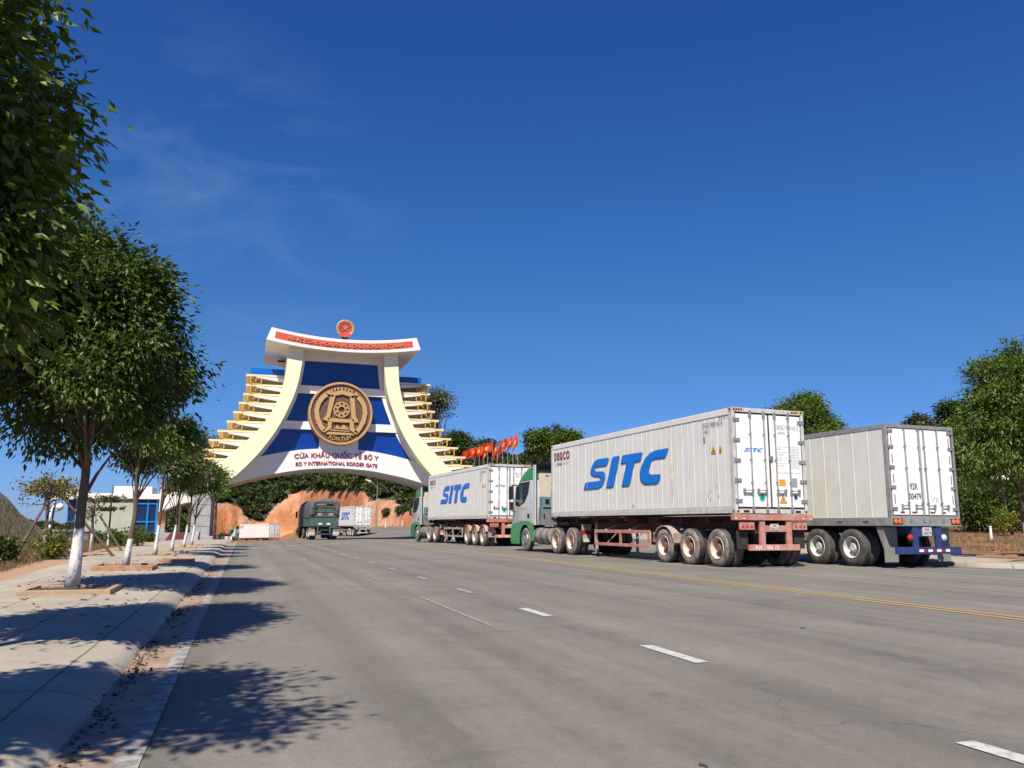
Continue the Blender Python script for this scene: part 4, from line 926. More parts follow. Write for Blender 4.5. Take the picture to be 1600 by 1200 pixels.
# ------------------------------------------------------------ tarpaulin lorry
tarp = mat('dark_tarpaulin', (.12, .125, .125), .55, var=.3, vscale=3, bump=3, bscale=3)
lg = mat('lorry_green', (.07, .12, .105), .5, var=.3, vscale=4, streak=.3, streak_col=(.15, .13, .1))
def tarp_lorry(X, Y, head):
    z = base_h(X, Y); t = thing('tarpaulin_lorry', (X, Y, z), R(head), 'dark green high-sided lorry under a black tarpaulin, seen from behind below the gate', 'lorry')
    W = 1.22; L = 8.5; zt = 3.5
    b = MB()
    b.box(-W, W, .02, .10, 1.15, 2.95); b.box(-W+.1, W-.1, .1, L, 1.1, 1.2)
    b.build('cargo_body', lg, t, bevel=.01)
    for sgn in (-1, 1):
        b = MB(); x0, x1 = sorted((sgn*W, sgn*(W-.06))); b.box(x0, x1, .1, L, 1.12, 1.95); sb = b.build('side_board', lg, t)
        b = MB()
        for y in np.arange(.6, L, .9): b.box(min(sgn*(W+.002), sgn*(W+.03)), max(sgn*(W+.002), sgn*(W+.03)), y, y+.08, 1.12, 1.95)
        b.build('side_rib', lg, sb)
    b = MB(); n = 12
    # tarp shell over top and sides with wavy rear hem
    sec = [(-W-.05, 1.9), (-W-.06, 2.6), (-W-.02, 3.1), (-W*.8, 3.36), (-W*.4, 3.48), (0, 3.52), (W*.4, 3.49), (W*.8, 3.38), (W+.02, 3.12), (W+.06, 2.6), (W+.05, 1.9)]
    rows = [-.03, .3, 1.2, 2.2, 3.4, 4.8, 6.2, 7.6, L]
    vs = []
    for j, y in enumerate(rows):
        for i, (x, zz) in enumerate(sec): vs.append((x+.015*math.sin(j*2.1+i), y, zz+.03*math.sin(j*1.7+i*.9)*(1 if 1 < i < 9 else 2)))
    m = len(sec); b.add(vs, [(j*m+i, j*m+i+1, (j+1)*m+i+1, (j+1)*m+i) for j in range(len(rows)-1) for i in range(m-1)]); tp = b.build('tarpaulin', tarp, t, smooth='all')
    # rear overhanging flap: folds drawn in to the middle
    b = MB(); vs = []; rim = [(-W-.05, 2.1), (-W-.06, 2.4), (-W-.06, 2.7), (-W-.02, 3.1), (-W*.8, 3.36), (-W*.4, 3.48), (0, 3.52), (W*.4, 3.49), (W*.8, 3.38), (W+.02, 3.12), (W+.06, 2.7), (W+.06, 2.4), (W+.05, 2.1)]
    inn = [(-.95, 2.15), (-.72, 2.35), (-.85, 2.55), (-.7, 2.8), (-.72, 3.02), (-.4, 3.05), (0, 3.04), (.4, 3.05), (.78, 3.0), (.72, 2.8), (.9, 2.6), (.75, 2.38), (.98, 2.15)]
    def ip(P, s): i = min(len(P)-2, int(s*(len(P)-1))); u = s*(len(P)-1)-i; return (P[i][0]*(1-u)+P[i+1][0]*u, P[i][1]*(1-u)+P[i+1][1]*u)
    N_ = 72
    for q in range(N_+1):
        a = ip(rim, q/N_); c = ip(inn, q/N_); zg = (q % 2)
        vs += [(a[0], -.03, a[1]), ((a[0]+c[0])/2, -.10-.05*zg, (a[1]+c[1])/2), (c[0]*(1+.08*(q % 3-1)), -.06-.05*zg, c[1]+.02*(q % 3-1))]
    b.add(vs, [(q*3+k, q*3+k+1, q*3+3+k+1, q*3+3+k) for q in range(N_) for k in range(2)]); b.build('flap', tarp, tp)
    for x in (-.75, 0, .75):
        b = MB(); b.box(x-.025, x+.025, -.01, .02, 1.25, 2.95); b.build('tail_post', lg, t)
    b = MB()
    for z_ in (1.9, 2.3, 2.7): b.box(-W+.02, W-.02, -.005, .015, z_, z_+.04)
    b.build('tail_rail', black, t)
    b = MB(); b.box(-.6, -.25, -.008, -.002, 2.05, 2.27).box(.35, .75, -.008, -.002, 2.05, 2.27); b.build('faded_panel', mat('faded_tan', (.35, .25, .17), .7), t)
    b = MB(); b.box(-.5, -.2, -.012, -.006, 1.28, 1.42).box(.2, .5, -.012, -.006, 1.28, 1.42); b.build('number_patch', tapew, t)
    for x in (-.55, .5): b = MB(); b.box(x-.06, x+.06, -.02, .08, .5, 1.15); b.build('rear_upright', lg, t)
    b = MB(); b.box(-.75, .75, -.04, .04, .42, .56); b.build('bumper_bar', bluef, t)
    for x, m in ((-1.0, dust), (1.0, dust)):
        b = MB(); b.box(x-.24, x+.24, .2, .23, .35, 1.05); mf = b.build('mudflap', m, t); b = MB(); b.box(x-.2, x+.2, .19, .199, .75, .98); b.build('panel', redp if x < 0 else greyp, mf); b = MB(); b.box(x-.2, x+.2, .188, .198, .45, .62); b.build('plate', platew, mf)
    for y in (1.0, 2.35, 6.0):
        b = MB(); b.tube([(-1, y, .5), (1, y, .5)], .08, 8); b.build('axle', dark, t)
        for sgn in (-1, 1): wheel(t, sgn*1.2, y, sgn, n=20, ty=tyre_dark, rim=rimw)
    for sgn in (-1, 1): wheel(t, sgn*1.2, 9.6, sgn, dual=False, n=20, ty=tyre_dark, rim=rimw)
    b = MB(); b.prism([(8.7, .7), (8.7, 2.9), (9.9, 2.9), (10.6, 2.2), (10.7, .6)], -1.2, 1.2); b.build('cab', mat('lorry_cab_maroon', (.25, .05, .03), .4), t, bevel=.05)
    for sgn in (-1, 1): b = MB(); b.box(min(sgn*1.32, sgn*1.5), max(sgn*1.32, sgn*1.5), 10.2, 10.3, 1.9, 2.5).box(min(sgn*1.1, sgn*1.4), max(sgn*1.1, sgn*1.4), 10.2, 10.24, 2.5, 2.55); b.build('mirror', black, t)
    b = MB(); b.box(-.5, .5, .2, 10.4, .75, 1.1); b.build('chassis', dark, t)
    return t
tarp_lorry(6.55, 73.2, 2)

# ------------------------------------------------------------ border gate
GC = 7.75; GY = 74.
gw = mat('gate_white', (.80, .795, .775), .55, var=.07, vscale=.6, streak=.16, streak_col=(.5, .48, .44)); gy = mat('gate_cream_yellow', (.82, .80, .54), .55, var=.05, vscale=.7)
gcr = mat('gate_shelf_cream', (.80, .63, .36), .6, var=.06); gyy = mat('bracket_yellow', (.62, .42, .07), .55, var=.1)
gbl = mat('gate_blue_panel', (.004, .042, .31), .12, var=.35, vscale=.25, spec=.6, vfac=(.35, .6)); gbb = mat('parapet_blue', (.008, .13, .52), .25, var=.1, vscale=.5)
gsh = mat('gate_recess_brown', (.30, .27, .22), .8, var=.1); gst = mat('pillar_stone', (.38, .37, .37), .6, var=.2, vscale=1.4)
gred = mat('fascia_red', (.62, .085, .045), .55, var=.06); ggold = mat('fascia_gold_lettering', (.58, .30, .14), .5); gtxt = mat('gate_red_lettering', (.36, .03, .05), .5)
gold = mat('medallion_gold', (.58, .36, .145), .45, .15, var=.15, vscale=5); brz = mat('medallion_brown', (.16, .08, .055), .55, .1, var=.25, vscale=3)
gate = thing('border_gate', (GC, GY, base_h(GC, GY)), 0, 'monumental cream, white and blue border gate arching over the road', 'border gate')
def GO(): return MB((-GC, -GY, -base_h(GC, GY)))
def tab(x, T):
    xs = [p[0] for p in T]; ys = [p[1] for p in T]; return float(np.interp(x, xs, ys))
RO = [(3.9, 12.3), (4.1, 12.1), (5.0, 11.4), (5.4, 10.85), (6.35, 9.85), (7.7, 8.5), (9.0, 7.2), (9.5, 6.85), (10.8, 6.0), (11.5, 5.75), (12.4, 5.42), (13.9, 5.08), (16.7, 4.87), (17.3, 4.85)]
RI = [(3.9, 10.7), (4.1, 10.5), (4.6, 9.35), (5.65, 8.2), (7.1, 6.95), (8.7, 5.85), (10.2, 5.05), (12.2, 4.25), (13.6, 3.88), (15.65, 3.62), (17.3, 3.6)]
def smooth_tab(T, z, w=.45): return sum(tab(z+d, T) for d in (-w, -w/2, 0, w/2, w))/5
def arch_z(x):                      # underside of the arch, x from centre
    x = abs(x); return tab(x, [(0, 6.17), (3, 5.98), (6, 5.42), (8.5, 4.75), (10.54, 4.1)])
def arch_zs(x): return sum(arch_z(x+d) for d in (-.8, -.4, 0, .4, .8))/5
zs = np.linspace(4.1, 17.0, 44)
for sgn in (-1, 1):
    b = GO(); vs = []
    for z in zs:
        o, i = smooth_tab(RO, z), smooth_tab(RI, z)
        for x in (o, i):
            for y in (GY, GY+5.2): vs.append((GC+sgn*x, y, z))
    fs = []
    for j in range(len(zs)-1):
        k = j*4; fs += [(k, k+2, k+6, k+4), (k+1, k+5, k+7, k+3), (k, k+4, k+5, k+1), (k+2, k+3, k+7, k+6)]
    m = (len(zs)-1)*4; b.add(vs, fs+[(0, 1, 3, 2), (m, m+2, m+3, m+1)]); b.build('curved_rib', gy, gate, smooth=True)
    b = GO(); x0, x1 = sorted((GC+sgn*10.52, GC+sgn*12.02)); b.box(x0, x1, GY+.02, GY+8.5, -.6, 4.1); pl_ = b.build('pillar', gst, gate)
    b = GO()
    for z in (.9, 1.8, 2.7, 3.6): b.box(x0-.002, x1+.002, GY+.012, GY+.02, z, z+.025)
    b.build('stone_joint', dark, pl_)
    b = GO(); x0, x1 = sorted((GC+sgn*10.2, GC+sgn*12.35)); b.box(x0, x1, GY-.6, GY+9, -.8, .12); b.build('plinth', gst, gate, bevel=.02)
# arch beam: white band with curved underside
bz = lambda x: tab(abs(x), [(0, 7.85), (2, 7.83), (3.5, 7.68), (5, 7.42), (6.9, 6.98), (8.2, 6.45), (10.6, 5.2)])
b = GO(); n = 48; vs = []
for i in range(n+1):
    x = -10.5+21*i/n; zb_ = arch_zs(x); ztop = max(zb_+.5, bz(x))
    for y, z in ((GY+1.6, zb_), (GY+1.6, ztop), (GY+8.6, ztop), (GY+8.6, zb_)): vs.append((GC+x, y, z))
b.add(vs, [(i*4+k, i*4+(k+1) % 4, i*4+4+(k+1) % 4, i*4+4+k) for i in range(n) for k in range(4)]+[(0, 1, 2, 3), (n*4+3, n*4+2, n*4+1, n*4)]); b.build('arch_beam', gw, gate, smooth=True)
# white cross bars and side edges of the facade, blue panels behind
def face_strip(name, m, z0, z1, y, inset=0., yb=None):
    b = GO(); vs = []; zz = np.linspace(z0, z1, 10)
    for z in zz:
        i = smooth_tab(RI, z)-inset+.1
        vs += [(GC-i, y, z), (GC+i, y, z), (GC+i, yb or y+.5, z), (GC-i, yb or y+.5, z)]
    fs = [(j*4+k, j*4+(k+1) % 4, j*4+4+(k+1) % 4, j*4+4+k) for j in range(9) for k in range(4)]
    return b.add(vs, fs+[(0, 1, 2, 3), (39, 38, 37, 36)]).build(name, m, gate)
face_strip('cross_bar', gw, 13.56, 12.84, GY+1.6, 0, GY+8); face_strip('cross_bar', gw, 10.27, 9.55, GY+1.6, 0, GY+8)
b = GO(); b.box(GC-3.7, GC+3.7, GY+1.6, GY+8, 15.85, 16.9); b.build('top_band', gw, gate)
b = GO(); b.box(GC-1.75, GC+1.75, GY+1.6, GY+2.4, 7.84, 9.6); b.build('medallion_backing', gw, gate)
for k, (z0, z1) in enumerate(((13.5, 15.9), (10.2, 12.9), (6.6, 9.6))):
    p = face_strip('blue_panel', gbl, z0, z1, GY+1.85, 0, GY+2.3)
    b = GO(); wd = smooth_tab(RI, z0)
    for x in np.arange(-int(wd), int(wd)+.1, 1.15):
        if abs(x) < smooth_tab(RI, z1)-.1: b.box(GC+x-.012, GC+x+.012, GY+1.838, GY+1.85, z0 if k < 2 else max(z0, bz(x)), z1)
    b.build('panel_joint', navy, p)
for sgn in (-1, 1):
    b = GO(); vs = []; zz = np.linspace(6.6, 15.9, 30)
    for z in zz:
        i = smooth_tab(RI, z)
        for x in (i+.05, i-.3):
            for y in (GY+1.68, GY+2.2): vs.append((GC+sgn*x, y, z))
    fs = [f for j in range(29) for f in ((j*4, j*4+2, j*4+6, j*4+4), (j*4+2, j*4+3, j*4+7, j*4+6))]
    b.add(vs, fs); b.build('edge_trim', gw, gate)
# roof: thin concave slab with slanted ends
FY = 73.2
def rtop(x): return 17.53+.7*(abs(x)/6.7)**2
b = GO(); n = 30; vs = []; rows = ((FY, 0), (FY+11.2, 0))
for i in range(n+1):
    t = -1+2*i/n; xt, xb = 6.45*t, 6.85*t
    for y in (FY, FY+11.2): vs += [(GC+xt, y, rtop(xt)), (GC+xb, y, rtop(xt)-1.13)]
fs = []
for i in range(n):
    k = i*4; fs += [(k, k+1, k+5, k+4), (k+2, k+6, k+7, k+3), (k, k+4, k+6, k+2), (k+1, k+3, k+7, k+5)]
b.add(vs, fs+[(0, 2, 3, 1), (n*4, n*4+1, n*4+3, n*4+2)]); roof = b.build('roof', gw, gate, smooth=True)
def FR(u, v, d): return (GC+u*(1+.03*(.5-v)), FY-.006-d, rtop(u)-1.13+v*1.13)
b = GO(); vs = []
for i in range(n+1):
    u = -6.1+12.2*i/n; vs += [FR(u, .22, 0), FR(u, .76, 0)]
b.add(vs, [(i*2, i*2+2, i*2+3, i*2+1) for i in range(n)]); fp = b.build('fascia_panel', gred, roof)
b = GO(); text(b, 'NƯỚC CỘNG HÒA XÃ HỘI CHỦ NGHĨA VIỆT NAM', lambda u, v, d: FR(u, v, .02+d), -5.0, 5.25, .28, .72, .0, depth=.06); b.build('fascia_lettering', ggold, fp)
b = GO(); b.box(GC-5.6, GC-4.2, FY+7, FY+7.4, 16.5, 16.62); b.build('soffit_lamp', dark, roof)
# lettering on the arch
def AR(u, v, d): return (GC+u, GY+1.594-d, v-.012*u*u)
b = GO(); text(b, 'CỬA KHẨU QUỐC TẾ BỜ Y', lambda u, v, d: AR(u-.12, v, d), -3.75, 3.75, 7.02, 7.72, .012, depth=.07); b.build('gate_lettering', gtxt, gate)
b = GO(); text(b, 'BO Y INTERNATIONAL BORDER GATE', lambda u, v, d: AR(u-.12, v, d), -3.6, 3.65, 6.42, 6.74, .012, depth=.07); b.build('gate_lettering', gtxt, gate)
# louvered wings on both sides: ten shelves each, yellow brackets between
LT = [(14.18, 8.35), (13.3, 8.32), (12.45, 8.5), (11.65, 8.85), (10.8, 9.25), (9.95, 9.75), (9.1, 10.45), (8.27, 11.15), (7.4, 11.85), (6.6, 12.6), (5.75, 13.4)]
for sgn in (-1, 1):
    for k, (z, xo) in enumerate(LT):
        xi = smooth_tab(RO, z)-.25; X = lambda q: GC+sgn*q
        yf = GY+1.4
        b = GO(); b.prism([(X(xi), yf), (X(xo), yf+.2), (X(xo), yf+6.2), (X(xi), yf+6.2)], z-.06, z+.12, 'z'); sh = b.build('shelf', gcr, gate)
        if k < 10:
            zn = LT[k+1][0]; xw = smooth_tab(RO, zn+.3)-.3
            # white tapering soffit wedge under the shelf
            b = GO(); a = [(X(xw), z-.10), (X(xo-.85), z-.10), (X(xo-.85), z-.17), (X(xw), z-.50)]
            b.prism([(p[0], p[1]) for p in a], yf+.07, yf+6, 'y'); b.build('wedge', gw, sh)
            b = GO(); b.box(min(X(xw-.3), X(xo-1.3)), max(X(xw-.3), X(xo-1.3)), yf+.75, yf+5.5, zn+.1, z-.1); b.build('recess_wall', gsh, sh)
            b = GO(); q = xo-.35; zz0, zz1 = zn+.12, z-.1
            def bar(xa, xb, za, zb__): b.box(min(X(xa), X(xb)), max(X(xa), X(xb)), yf+.12, yf+.24, za, zb__)
            bar(q-.08, q, zz0, zz1); bar(q-1.0, q, zz0, zz0+.07); bar(q-1.0, q-.92, zz0, zz1-.12); bar(q-1.0, q-.45, zz1-.19, zz1-.12); bar(q-.53, q-.45, zz0+.25, zz1-.12)
            b.build('bracket', gyy, sh)
    b = GO(); x0, x1 = sorted((GC+sgn*4.6, GC+sgn*8.0)); b.box(x0, x1, GY+4.2, GY+6.8, 14.3, 15.35); pp = b.build('parapet', gbb, gate)
    b = GO()
    for q in np.arange(4.8, 8.1, .8): b.tube([(GC+sgn*q, GY+3.9, 14.2), (GC+sgn*q, GY+3.9, 14.62)], .02, 5); b.build('railing', gw, pp)
# round medallion
MZ = 11.03; MYf = GY+.75
med = MB((-GC, -GY, -base_h(GC, GY))); med.lathe([(1.6, 2.87), (0.12, 2.87), (0, 2.82), (0, 2.68), (.14, 2.64), (.16, 0)], (GC, MYf, MZ), 'y', 64); med.mi = []
for q in range(5): med.mi += [0 if q < 4 else 1]*64
md = med.build('medallion', [gold, brz], gate, smooth=True)
def relief(name, polys, m=gold, d0=.16, d1=-.02):
    b = GO()
    for P in polys: b.prism([(GC+x, MZ+z) for x, z in P], MYf+d1, MYf+d0, 'y')
    return b.build(name, m, md)
def U(px, py): return ((px-630)/510*2.87, (558-py)/490*2.87)
def ribbon(pts, wd):
    P = [Vector(p) for p in pts]; L = []; Rr = []
    for i, p in enumerate(P):
        d = (P[min(i+1, len(P)-1)]-P[max(0, i-1)]).normalized(); nn = Vector((-d.y, d.x))*wd/2; L.append(tuple(p+nn)); Rr.append(tuple(p-nn))
    return [[L[i], L[i+1], Rr[i+1], Rr[i]] for i in range(len(P)-1)]
pol = []
pol += ribbon([U(395, 275), U(330, 320), U(270, 420), U(245, 520), U(265, 650), U(320, 770), U(375, 835)], .40)+ribbon([U(890, 290), U(950, 350), U(1000, 440), U(1015, 540), U(995, 660), U(940, 770), U(880, 850)], .40)
pol += [[U(*q) for q in P] for P in ([(455, 270), (530, 290), (455, 640), (430, 690), (350, 665), (400, 600)], [(760, 290), (830, 270), (870, 600), (915, 690), (835, 690), (800, 640)],
        [(430, 640), (840, 645), (840, 700), (430, 695)], [(430, 690), (495, 690), (485, 800), (375, 865), (350, 830), (430, 780)], [(775, 700), (840, 700), (845, 780), (910, 840), (890, 880), (780, 810)],
        [(540, 800), (580, 735), (620, 790), (680, 730), (765, 808)], [(400, 880), (450, 850), (820, 860), (860, 885), (840, 892), (420, 890)], [(480, 815), (760, 825), (780, 840), (470, 832)])]
pol += ribbon([U(455, 290), U(500, 260), U(640, 228), U(780, 262), U(830, 290)], .38)
relief('house_symbol', pol)
relief('horn', [[(U(425, 240)[0]+.2*math.cos(a), U(425, 240)[1]+.17*math.sin(a)) for a in np.arange(0, 6.2, .6)], [(U(855, 248)[0]+.2*math.cos(a), U(855, 248)[1]+.17*math.sin(a)) for a in np.arange(0, 6.2, .6)]]+[[U(x, y) for x, y in ((cx-10, cy+22), (cx+12, cy+22), (cx+14, cy-24), (cx-12, cy-24))] for cx, cy in ((470, 210), (520, 190), (572, 180), (628, 176), (685, 180), (738, 192), (790, 212))])
cx, cz = U(637, 500); b = GO(); ring = lambda r0, r1, n=24, w_=0: [[(cx+r0*math.cos(a), cz+r0*math.sin(a)), (cx+r1*math.cos(a), cz+r1*math.sin(a)), (cx+r1*math.cos(a+2*PI/n), cz+r1*math.sin(a+2*PI/n)), (cx+r0*math.cos(a+2*PI/n), cz+r0*math.sin(a+2*PI/n))] for a in np.arange(n)*2*PI/n]
relief('star_wheel', ring(.62, .73)+ring(.28, .42)+[[(cx+.40*math.cos(a-.25), cz+.40*math.sin(a-.25)), (cx+.64*math.cos(a-.17), cz+.64*math.sin(a-.17)), (cx+.64*math.cos(a+.17), cz+.64*math.sin(a+.17)), (cx+.40*math.cos(a+.25), cz+.40*math.sin(a+.25))] for a in np.arange(8)*PI/4+PI/8])
def bird(a, s=.2):
    c, r_ = 2.28, 0; x, z = c*math.cos(a), c*math.sin(a); ta = a+PI/2
    f = lambda u, v: (x+u*math.cos(ta)-v*math.sin(ta), z+u*math.sin(ta)+v*math.cos(ta))
    return [[f(-s, 0), f(-.2*s, .25*s), f(0, s*.9), f(.25*s, .2*s), f(1.1*s, 0), f(.2*s, -.25*s), f(0, -s*.8), f(-.25*s, -.2*s)]]
relief('bird', sum([bird(R(a)) for a in (25, 50, 72, 105, 130, 155, 180, 205, 230, 0, -20, -45)], []), gold, .16, .06)
def MT(u, v, d):                              # KON TUM along the lower rim
    a = -PI/2+u/2.35; r_ = 2.35-v; return (GC+r_*math.cos(a), MYf+.10-d, MZ+r_*math.sin(a))
b = GO(); text(b, 'KON TUM', MT, -1.0, 1.0, -.16, .22, .01, depth=.08); b.build('rim_lettering', gold, md)
# national emblem standing on the roof
EZ = 18.6; b = GO(); b.lathe([(.25, .78), (.05, .82), (0, .74), (.06, .62), (.06, 0)], (GC-.05, FY+.2, EZ), 'y', 30); b.mi = []
for q in range(4): b.mi += [0 if q < 3 else 1]*30
em = b.build('national_emblem', [mat('emblem_gold', (.50, .36, .17), .5, var=.4, vscale=6), mat('emblem_red', (.5, .04, .035), .5)], gate, smooth=True)
star = [(GC-.05+(.40 if k % 2 == 0 else .16)*math.sin(k*PI/5), EZ+.08+(.40 if k % 2 == 0 else .16)*math.cos(k*PI/5)) for k in range(10)]
b = GO(); b.prism(star, FY+.2, FY+.25, 'y'); b.build('star', mat('star_dull_gold', (.35, .2, .08), .5), em)
b = GO(); b.prism([(GC-.6, EZ-.75), (GC+.5, EZ-.75), (GC+.42, EZ-.5), (GC-.52, EZ-.5)], FY+.15, FY+.3, 'y'); b.build('ribbon', gred, em)
b = GO(); b.box(GC-.3, GC+.2, FY+.35, FY+.6, 17.4, 18.3); b.build('emblem_stand', dark, gate)

# ------------------------------------------------------------ vegetation
leafm = {}
def leaf_mat(name, col, isl=.45, trans=.25, rough=.38):
    if name not in leafm: leafm[name] = mat(name, col, rough, island=isl, trans=trans, spec=.32)
    return leafm[name]
LG = leaf_mat('leaf_green', (.068, .108, .016), .45, .2, .42); LG2 = leaf_mat('leaf_dark_green', (.040, .066, .013), .45, .15, .42); LBr = leaf_mat('leaf_brownish', (.13, .10, .045)); LY = leaf_mat('leaf_yellow_green', (.25, .22, .03))
LF = leaf_mat('leaf_light_green', (.105, .155, .024), .45, .22, .42); LDry = leaf_mat('leaf_dull_green', (.085, .095, .045))
def bark_mat(name, paint_z, col=(.10, .075, .055), wob=.04):
    m = bpy.data.materials.new(name); m.use_nodes = True; t = m.node_tree; n = t.nodes; l = t.links; b = n['Principled BSDF']; b.inputs['Roughness'].default_value = .9
    tcn = n.new('ShaderNodeTexCoord'); sx = n.new('ShaderNodeSeparateXYZ'); l.new(tcn.outputs['Object'], sx.inputs[0])
    z = n.new('ShaderNodeTexNoise'); z.inputs['Scale'].default_value = 14; z.inputs['Detail'].default_value = 8; l.new(tcn.outputs['Object'], z.inputs[0])
    mp = n.new('ShaderNodeMapping'); mp.inputs['Scale'].default_value = (1, 1, .25); l.new(tcn.outputs['Object'], mp.inputs[0])
    z2 = n.new('ShaderNodeTexNoise'); z2.inputs['Scale'].default_value = 38; z2.inputs['Detail'].default_value = 6; l.new(mp.outputs[0], z2.inputs[0])
    x = n.new('ShaderNodeMixRGB'); l.new(z2.outputs[0], x.inputs[0]); x.inputs[1].default_value = (*[c*.55 for c in col], 1); x.inputs[2].default_value = (*[c*1.6 for c in col], 1)
    a = n.new('ShaderNodeMath'); a.operation = 'MULTIPLY_ADD'; l.new(z.outputs[0], a.inputs[0]); a.inputs[1].default_value = .22; l.new(sx.outputs[2], a.inputs[2])
    lt = n.new('ShaderNodeMath'); lt.operation = 'LESS_THAN'; l.new(a.outputs[0], lt.inputs[0]); lt.inputs[1].default_value = paint_z+.11
    cl = n.new('ShaderNodeMapRange'); cl.inputs[1].default_value = .60; cl.inputs[2].default_value = .66; l.new(z.outputs[0], cl.inputs[0])
    wx = n.new('ShaderNodeMixRGB'); l.new(cl.outputs[0], wx.inputs[0]); wx.inputs[1].default_value = (.66, .66, .66, 1); wx.inputs[2].default_value = (.3, .27, .24, 1)
    y = n.new('ShaderNodeMixRGB'); l.new(lt.outputs[0], y.inputs[0]); l.new(x.outputs[0], y.inputs[1]); l.new(wx.outputs[0], y.inputs[2]); l.new(y.outputs[0], b.inputs['Base Color'])
    bp = n.new('ShaderNodeBump'); bp.inputs['Strength'].default_value = .8; bp.inputs['Distance'].default_value = .015; l.new(z2.outputs[0], bp.inputs['Height']); l.new(bp.outputs[0], b.inputs['Normal'])
    return m
def leaves(P, D, size, rng, aspect=.42, droop=.5, jitter=.35):
    """P points, D outward directions -> leaf verts and quads (folded diamonds)"""
    n = len(P); a = D+rng.normal(0, .55, (n, 3)); a[:, 2] -= droop; a /= np.linalg.norm(a, axis=1)[:, None]+1e-9
    u = rng.normal(0, 1, (n, 3)); u[:, 2] += 1.3; s = np.cross(a, u); s /= np.linalg.norm(s, axis=1)[:, None]+1e-9; nn = np.cross(s, a)
    L = size*(1+rng.uniform(-jitter, jitter, n))[:, None]; Wd = L*aspect*.5
    v = np.stack([P, P+a*L*.42+s*Wd+nn*Wd*.35, P+a*L-nn*L*.12, P+a*L*.42-s*Wd+nn*Wd*.35], 1).reshape(-1, 3)
    i = np.arange(n)[:, None]*4; f = np.concatenate([i+[0, 1, 2], i+[0, 2, 3]], 1).reshape(-1, 3)
    return v, f
def crown(name, m, parent, rng, c, rad, nclump, per, size, gap=.0, shell=.55, clump=.32, lump=.28, droop=.5, taper=0, aspect=.42, cut=None, spread_z=.6, lobes=0, skew=0):
    """clumps of leaves through an uneven ellipsoid; c centre, rad (rx, ry, rz)"""
    rad = np.array(rad); d = rng.normal(0, 1, (nclump, 3)); d /= np.linalg.norm(d, axis=1)[:, None]
    lob = rng.normal(0, 1, (9, 3)); lob /= np.linalg.norm(lob, axis=1)[:, None]
    k = 1+lump*(np.max(d@lob.T, axis=1)-.8)*2.0+rng.uniform(-.06, .06, nclump)
    r = rng.uniform(0, 1, nclump)**shell
    q = d*r[:, None]*k[:, None]
    if lobes:
        ld = rng.normal(0, 1, (lobes, 3)); ld /= np.linalg.norm(ld, axis=1)[:, None]; lr = rng.uniform(.35, 1.0, lobes)**.6; lc = ld*lr[:, None]
        ls = rng.uniform(.22, .42, lobes)*(1.15-.35*lr); j = rng.choice(lobes, nclump, p=ls**2/np.sum(ls**2)); dd0 = rng.normal(0, 1, (nclump, 3)); dd0 /= np.linalg.norm(dd0, axis=1)[:, None]
        q = lc[j]+dd0*(ls[j]*rng.uniform(.35, 1, nclump)**.5)[:, None]*np.array([1, 1, .7]); core = rng.uniform(size=nclump) < .12; q[core] = (d*r[:, None]*.6)[core]; d = dd0
    if taper: q[:, :2] *= (1-taper*np.clip(q[:, 2:3], -1, 1))
    C = q*rad+np.array(c)
    if skew: C[:, 0] -= skew*q[:, 2]
    if cut: C = C[C[:, 2] > cut]; d = d[:len(C)]
    P = np.repeat(C, per, 0); dd = np.repeat(q[:len(C)]/(np.linalg.norm(q[:len(C)], axis=1)[:, None]+1e-6), per, 0)
    o = rng.normal(0, clump, P.shape)*np.array([1, 1, spread_z]); o[:, 2] -= np.abs(o[:, 0]*0)+.0
    P = P+o
    v, f = leaves(P, dd*.6+o/clump*.3, size, rng, aspect, droop)
    ms = m if isinstance(m, list) else [m]
    ob = raw(name, v, f, ms, parent)
    if len(ms) > 1:
        ci = (rng.uniform(0, 1, len(C)) < .3).astype(np.int32); ob.data.polygons.foreach_set('material_index', np.repeat(np.repeat(ci, per), 2).astype(np.int32))
    return ob, C
def tree(name, loc, label, cat, grp, H, c, rad, nclump, per, size, seed, tr=.075, lean=(0, 0), m=None, paint=.8, droop=.5, bark=None, nb=22, **kw):
    rng = np.random.default_rng(seed); rnd = random.Random(seed)
    t = thing(name, loc, 0, label, cat, grp)
    bm_ = BK(paint) if bark is None else bark
    b = MB(); top = Vector((c[0], c[1], H*.97)); TZ = min(H*.93, c[2]+rad[2]*.62); pts = []; rs_ = []
    for i in range(13):
        u = i/12.; p = Vector((lean[0]*math.sin(u*PI/2)+(top.x-lean[0])*u*u, lean[1]*math.sin(u*PI/2)+(top.y-lean[1])*u*u, TZ*u))
        p += Vector((vn(u*4, seed)*.07, vn(u*5, seed+3)*.07, 0))*min(1, u*4); pts.append(p); rs_.append(tr*(1-.82*u)*(1.0+.35*max(0, .12-u)/.12))
    b.tube(pts, rs_, 10); tk = b.build('trunk', bm_, t, smooth='all')
    ob, C = crown('crown', m or [LG, LG2], t, rng, c, rad, nclump, per, size, droop=droop, **kw)
    b = MB(); idx = rng.choice(len(C), min(nb, len(C)), replace=False)
    for j in idx:
        q = Vector(C[j]); u = min(.95, max(.28, (q.z-c[2]+rad[2])/(2*rad[2]+.01)*.6+.25)); k = int(u*12); s = pts[k]
        if s.z > q.z+.3: k = max(3, k-3); s = pts[k]
        mid = s.lerp(q, .5)+Vector((rnd.uniform(-.15, .15), rnd.uniform(-.15, .15), .18)); r0 = rs_[k]*.5
        b.tube([s, s.lerp(mid, .5)+Vector((0, 0, .05)), mid, q], [r0, r0*.75, r0*.5, r0*.2], 5)
    br = b.build('limb', bm_, t, smooth='all'); stuff(br)
    return t
_bk = {}
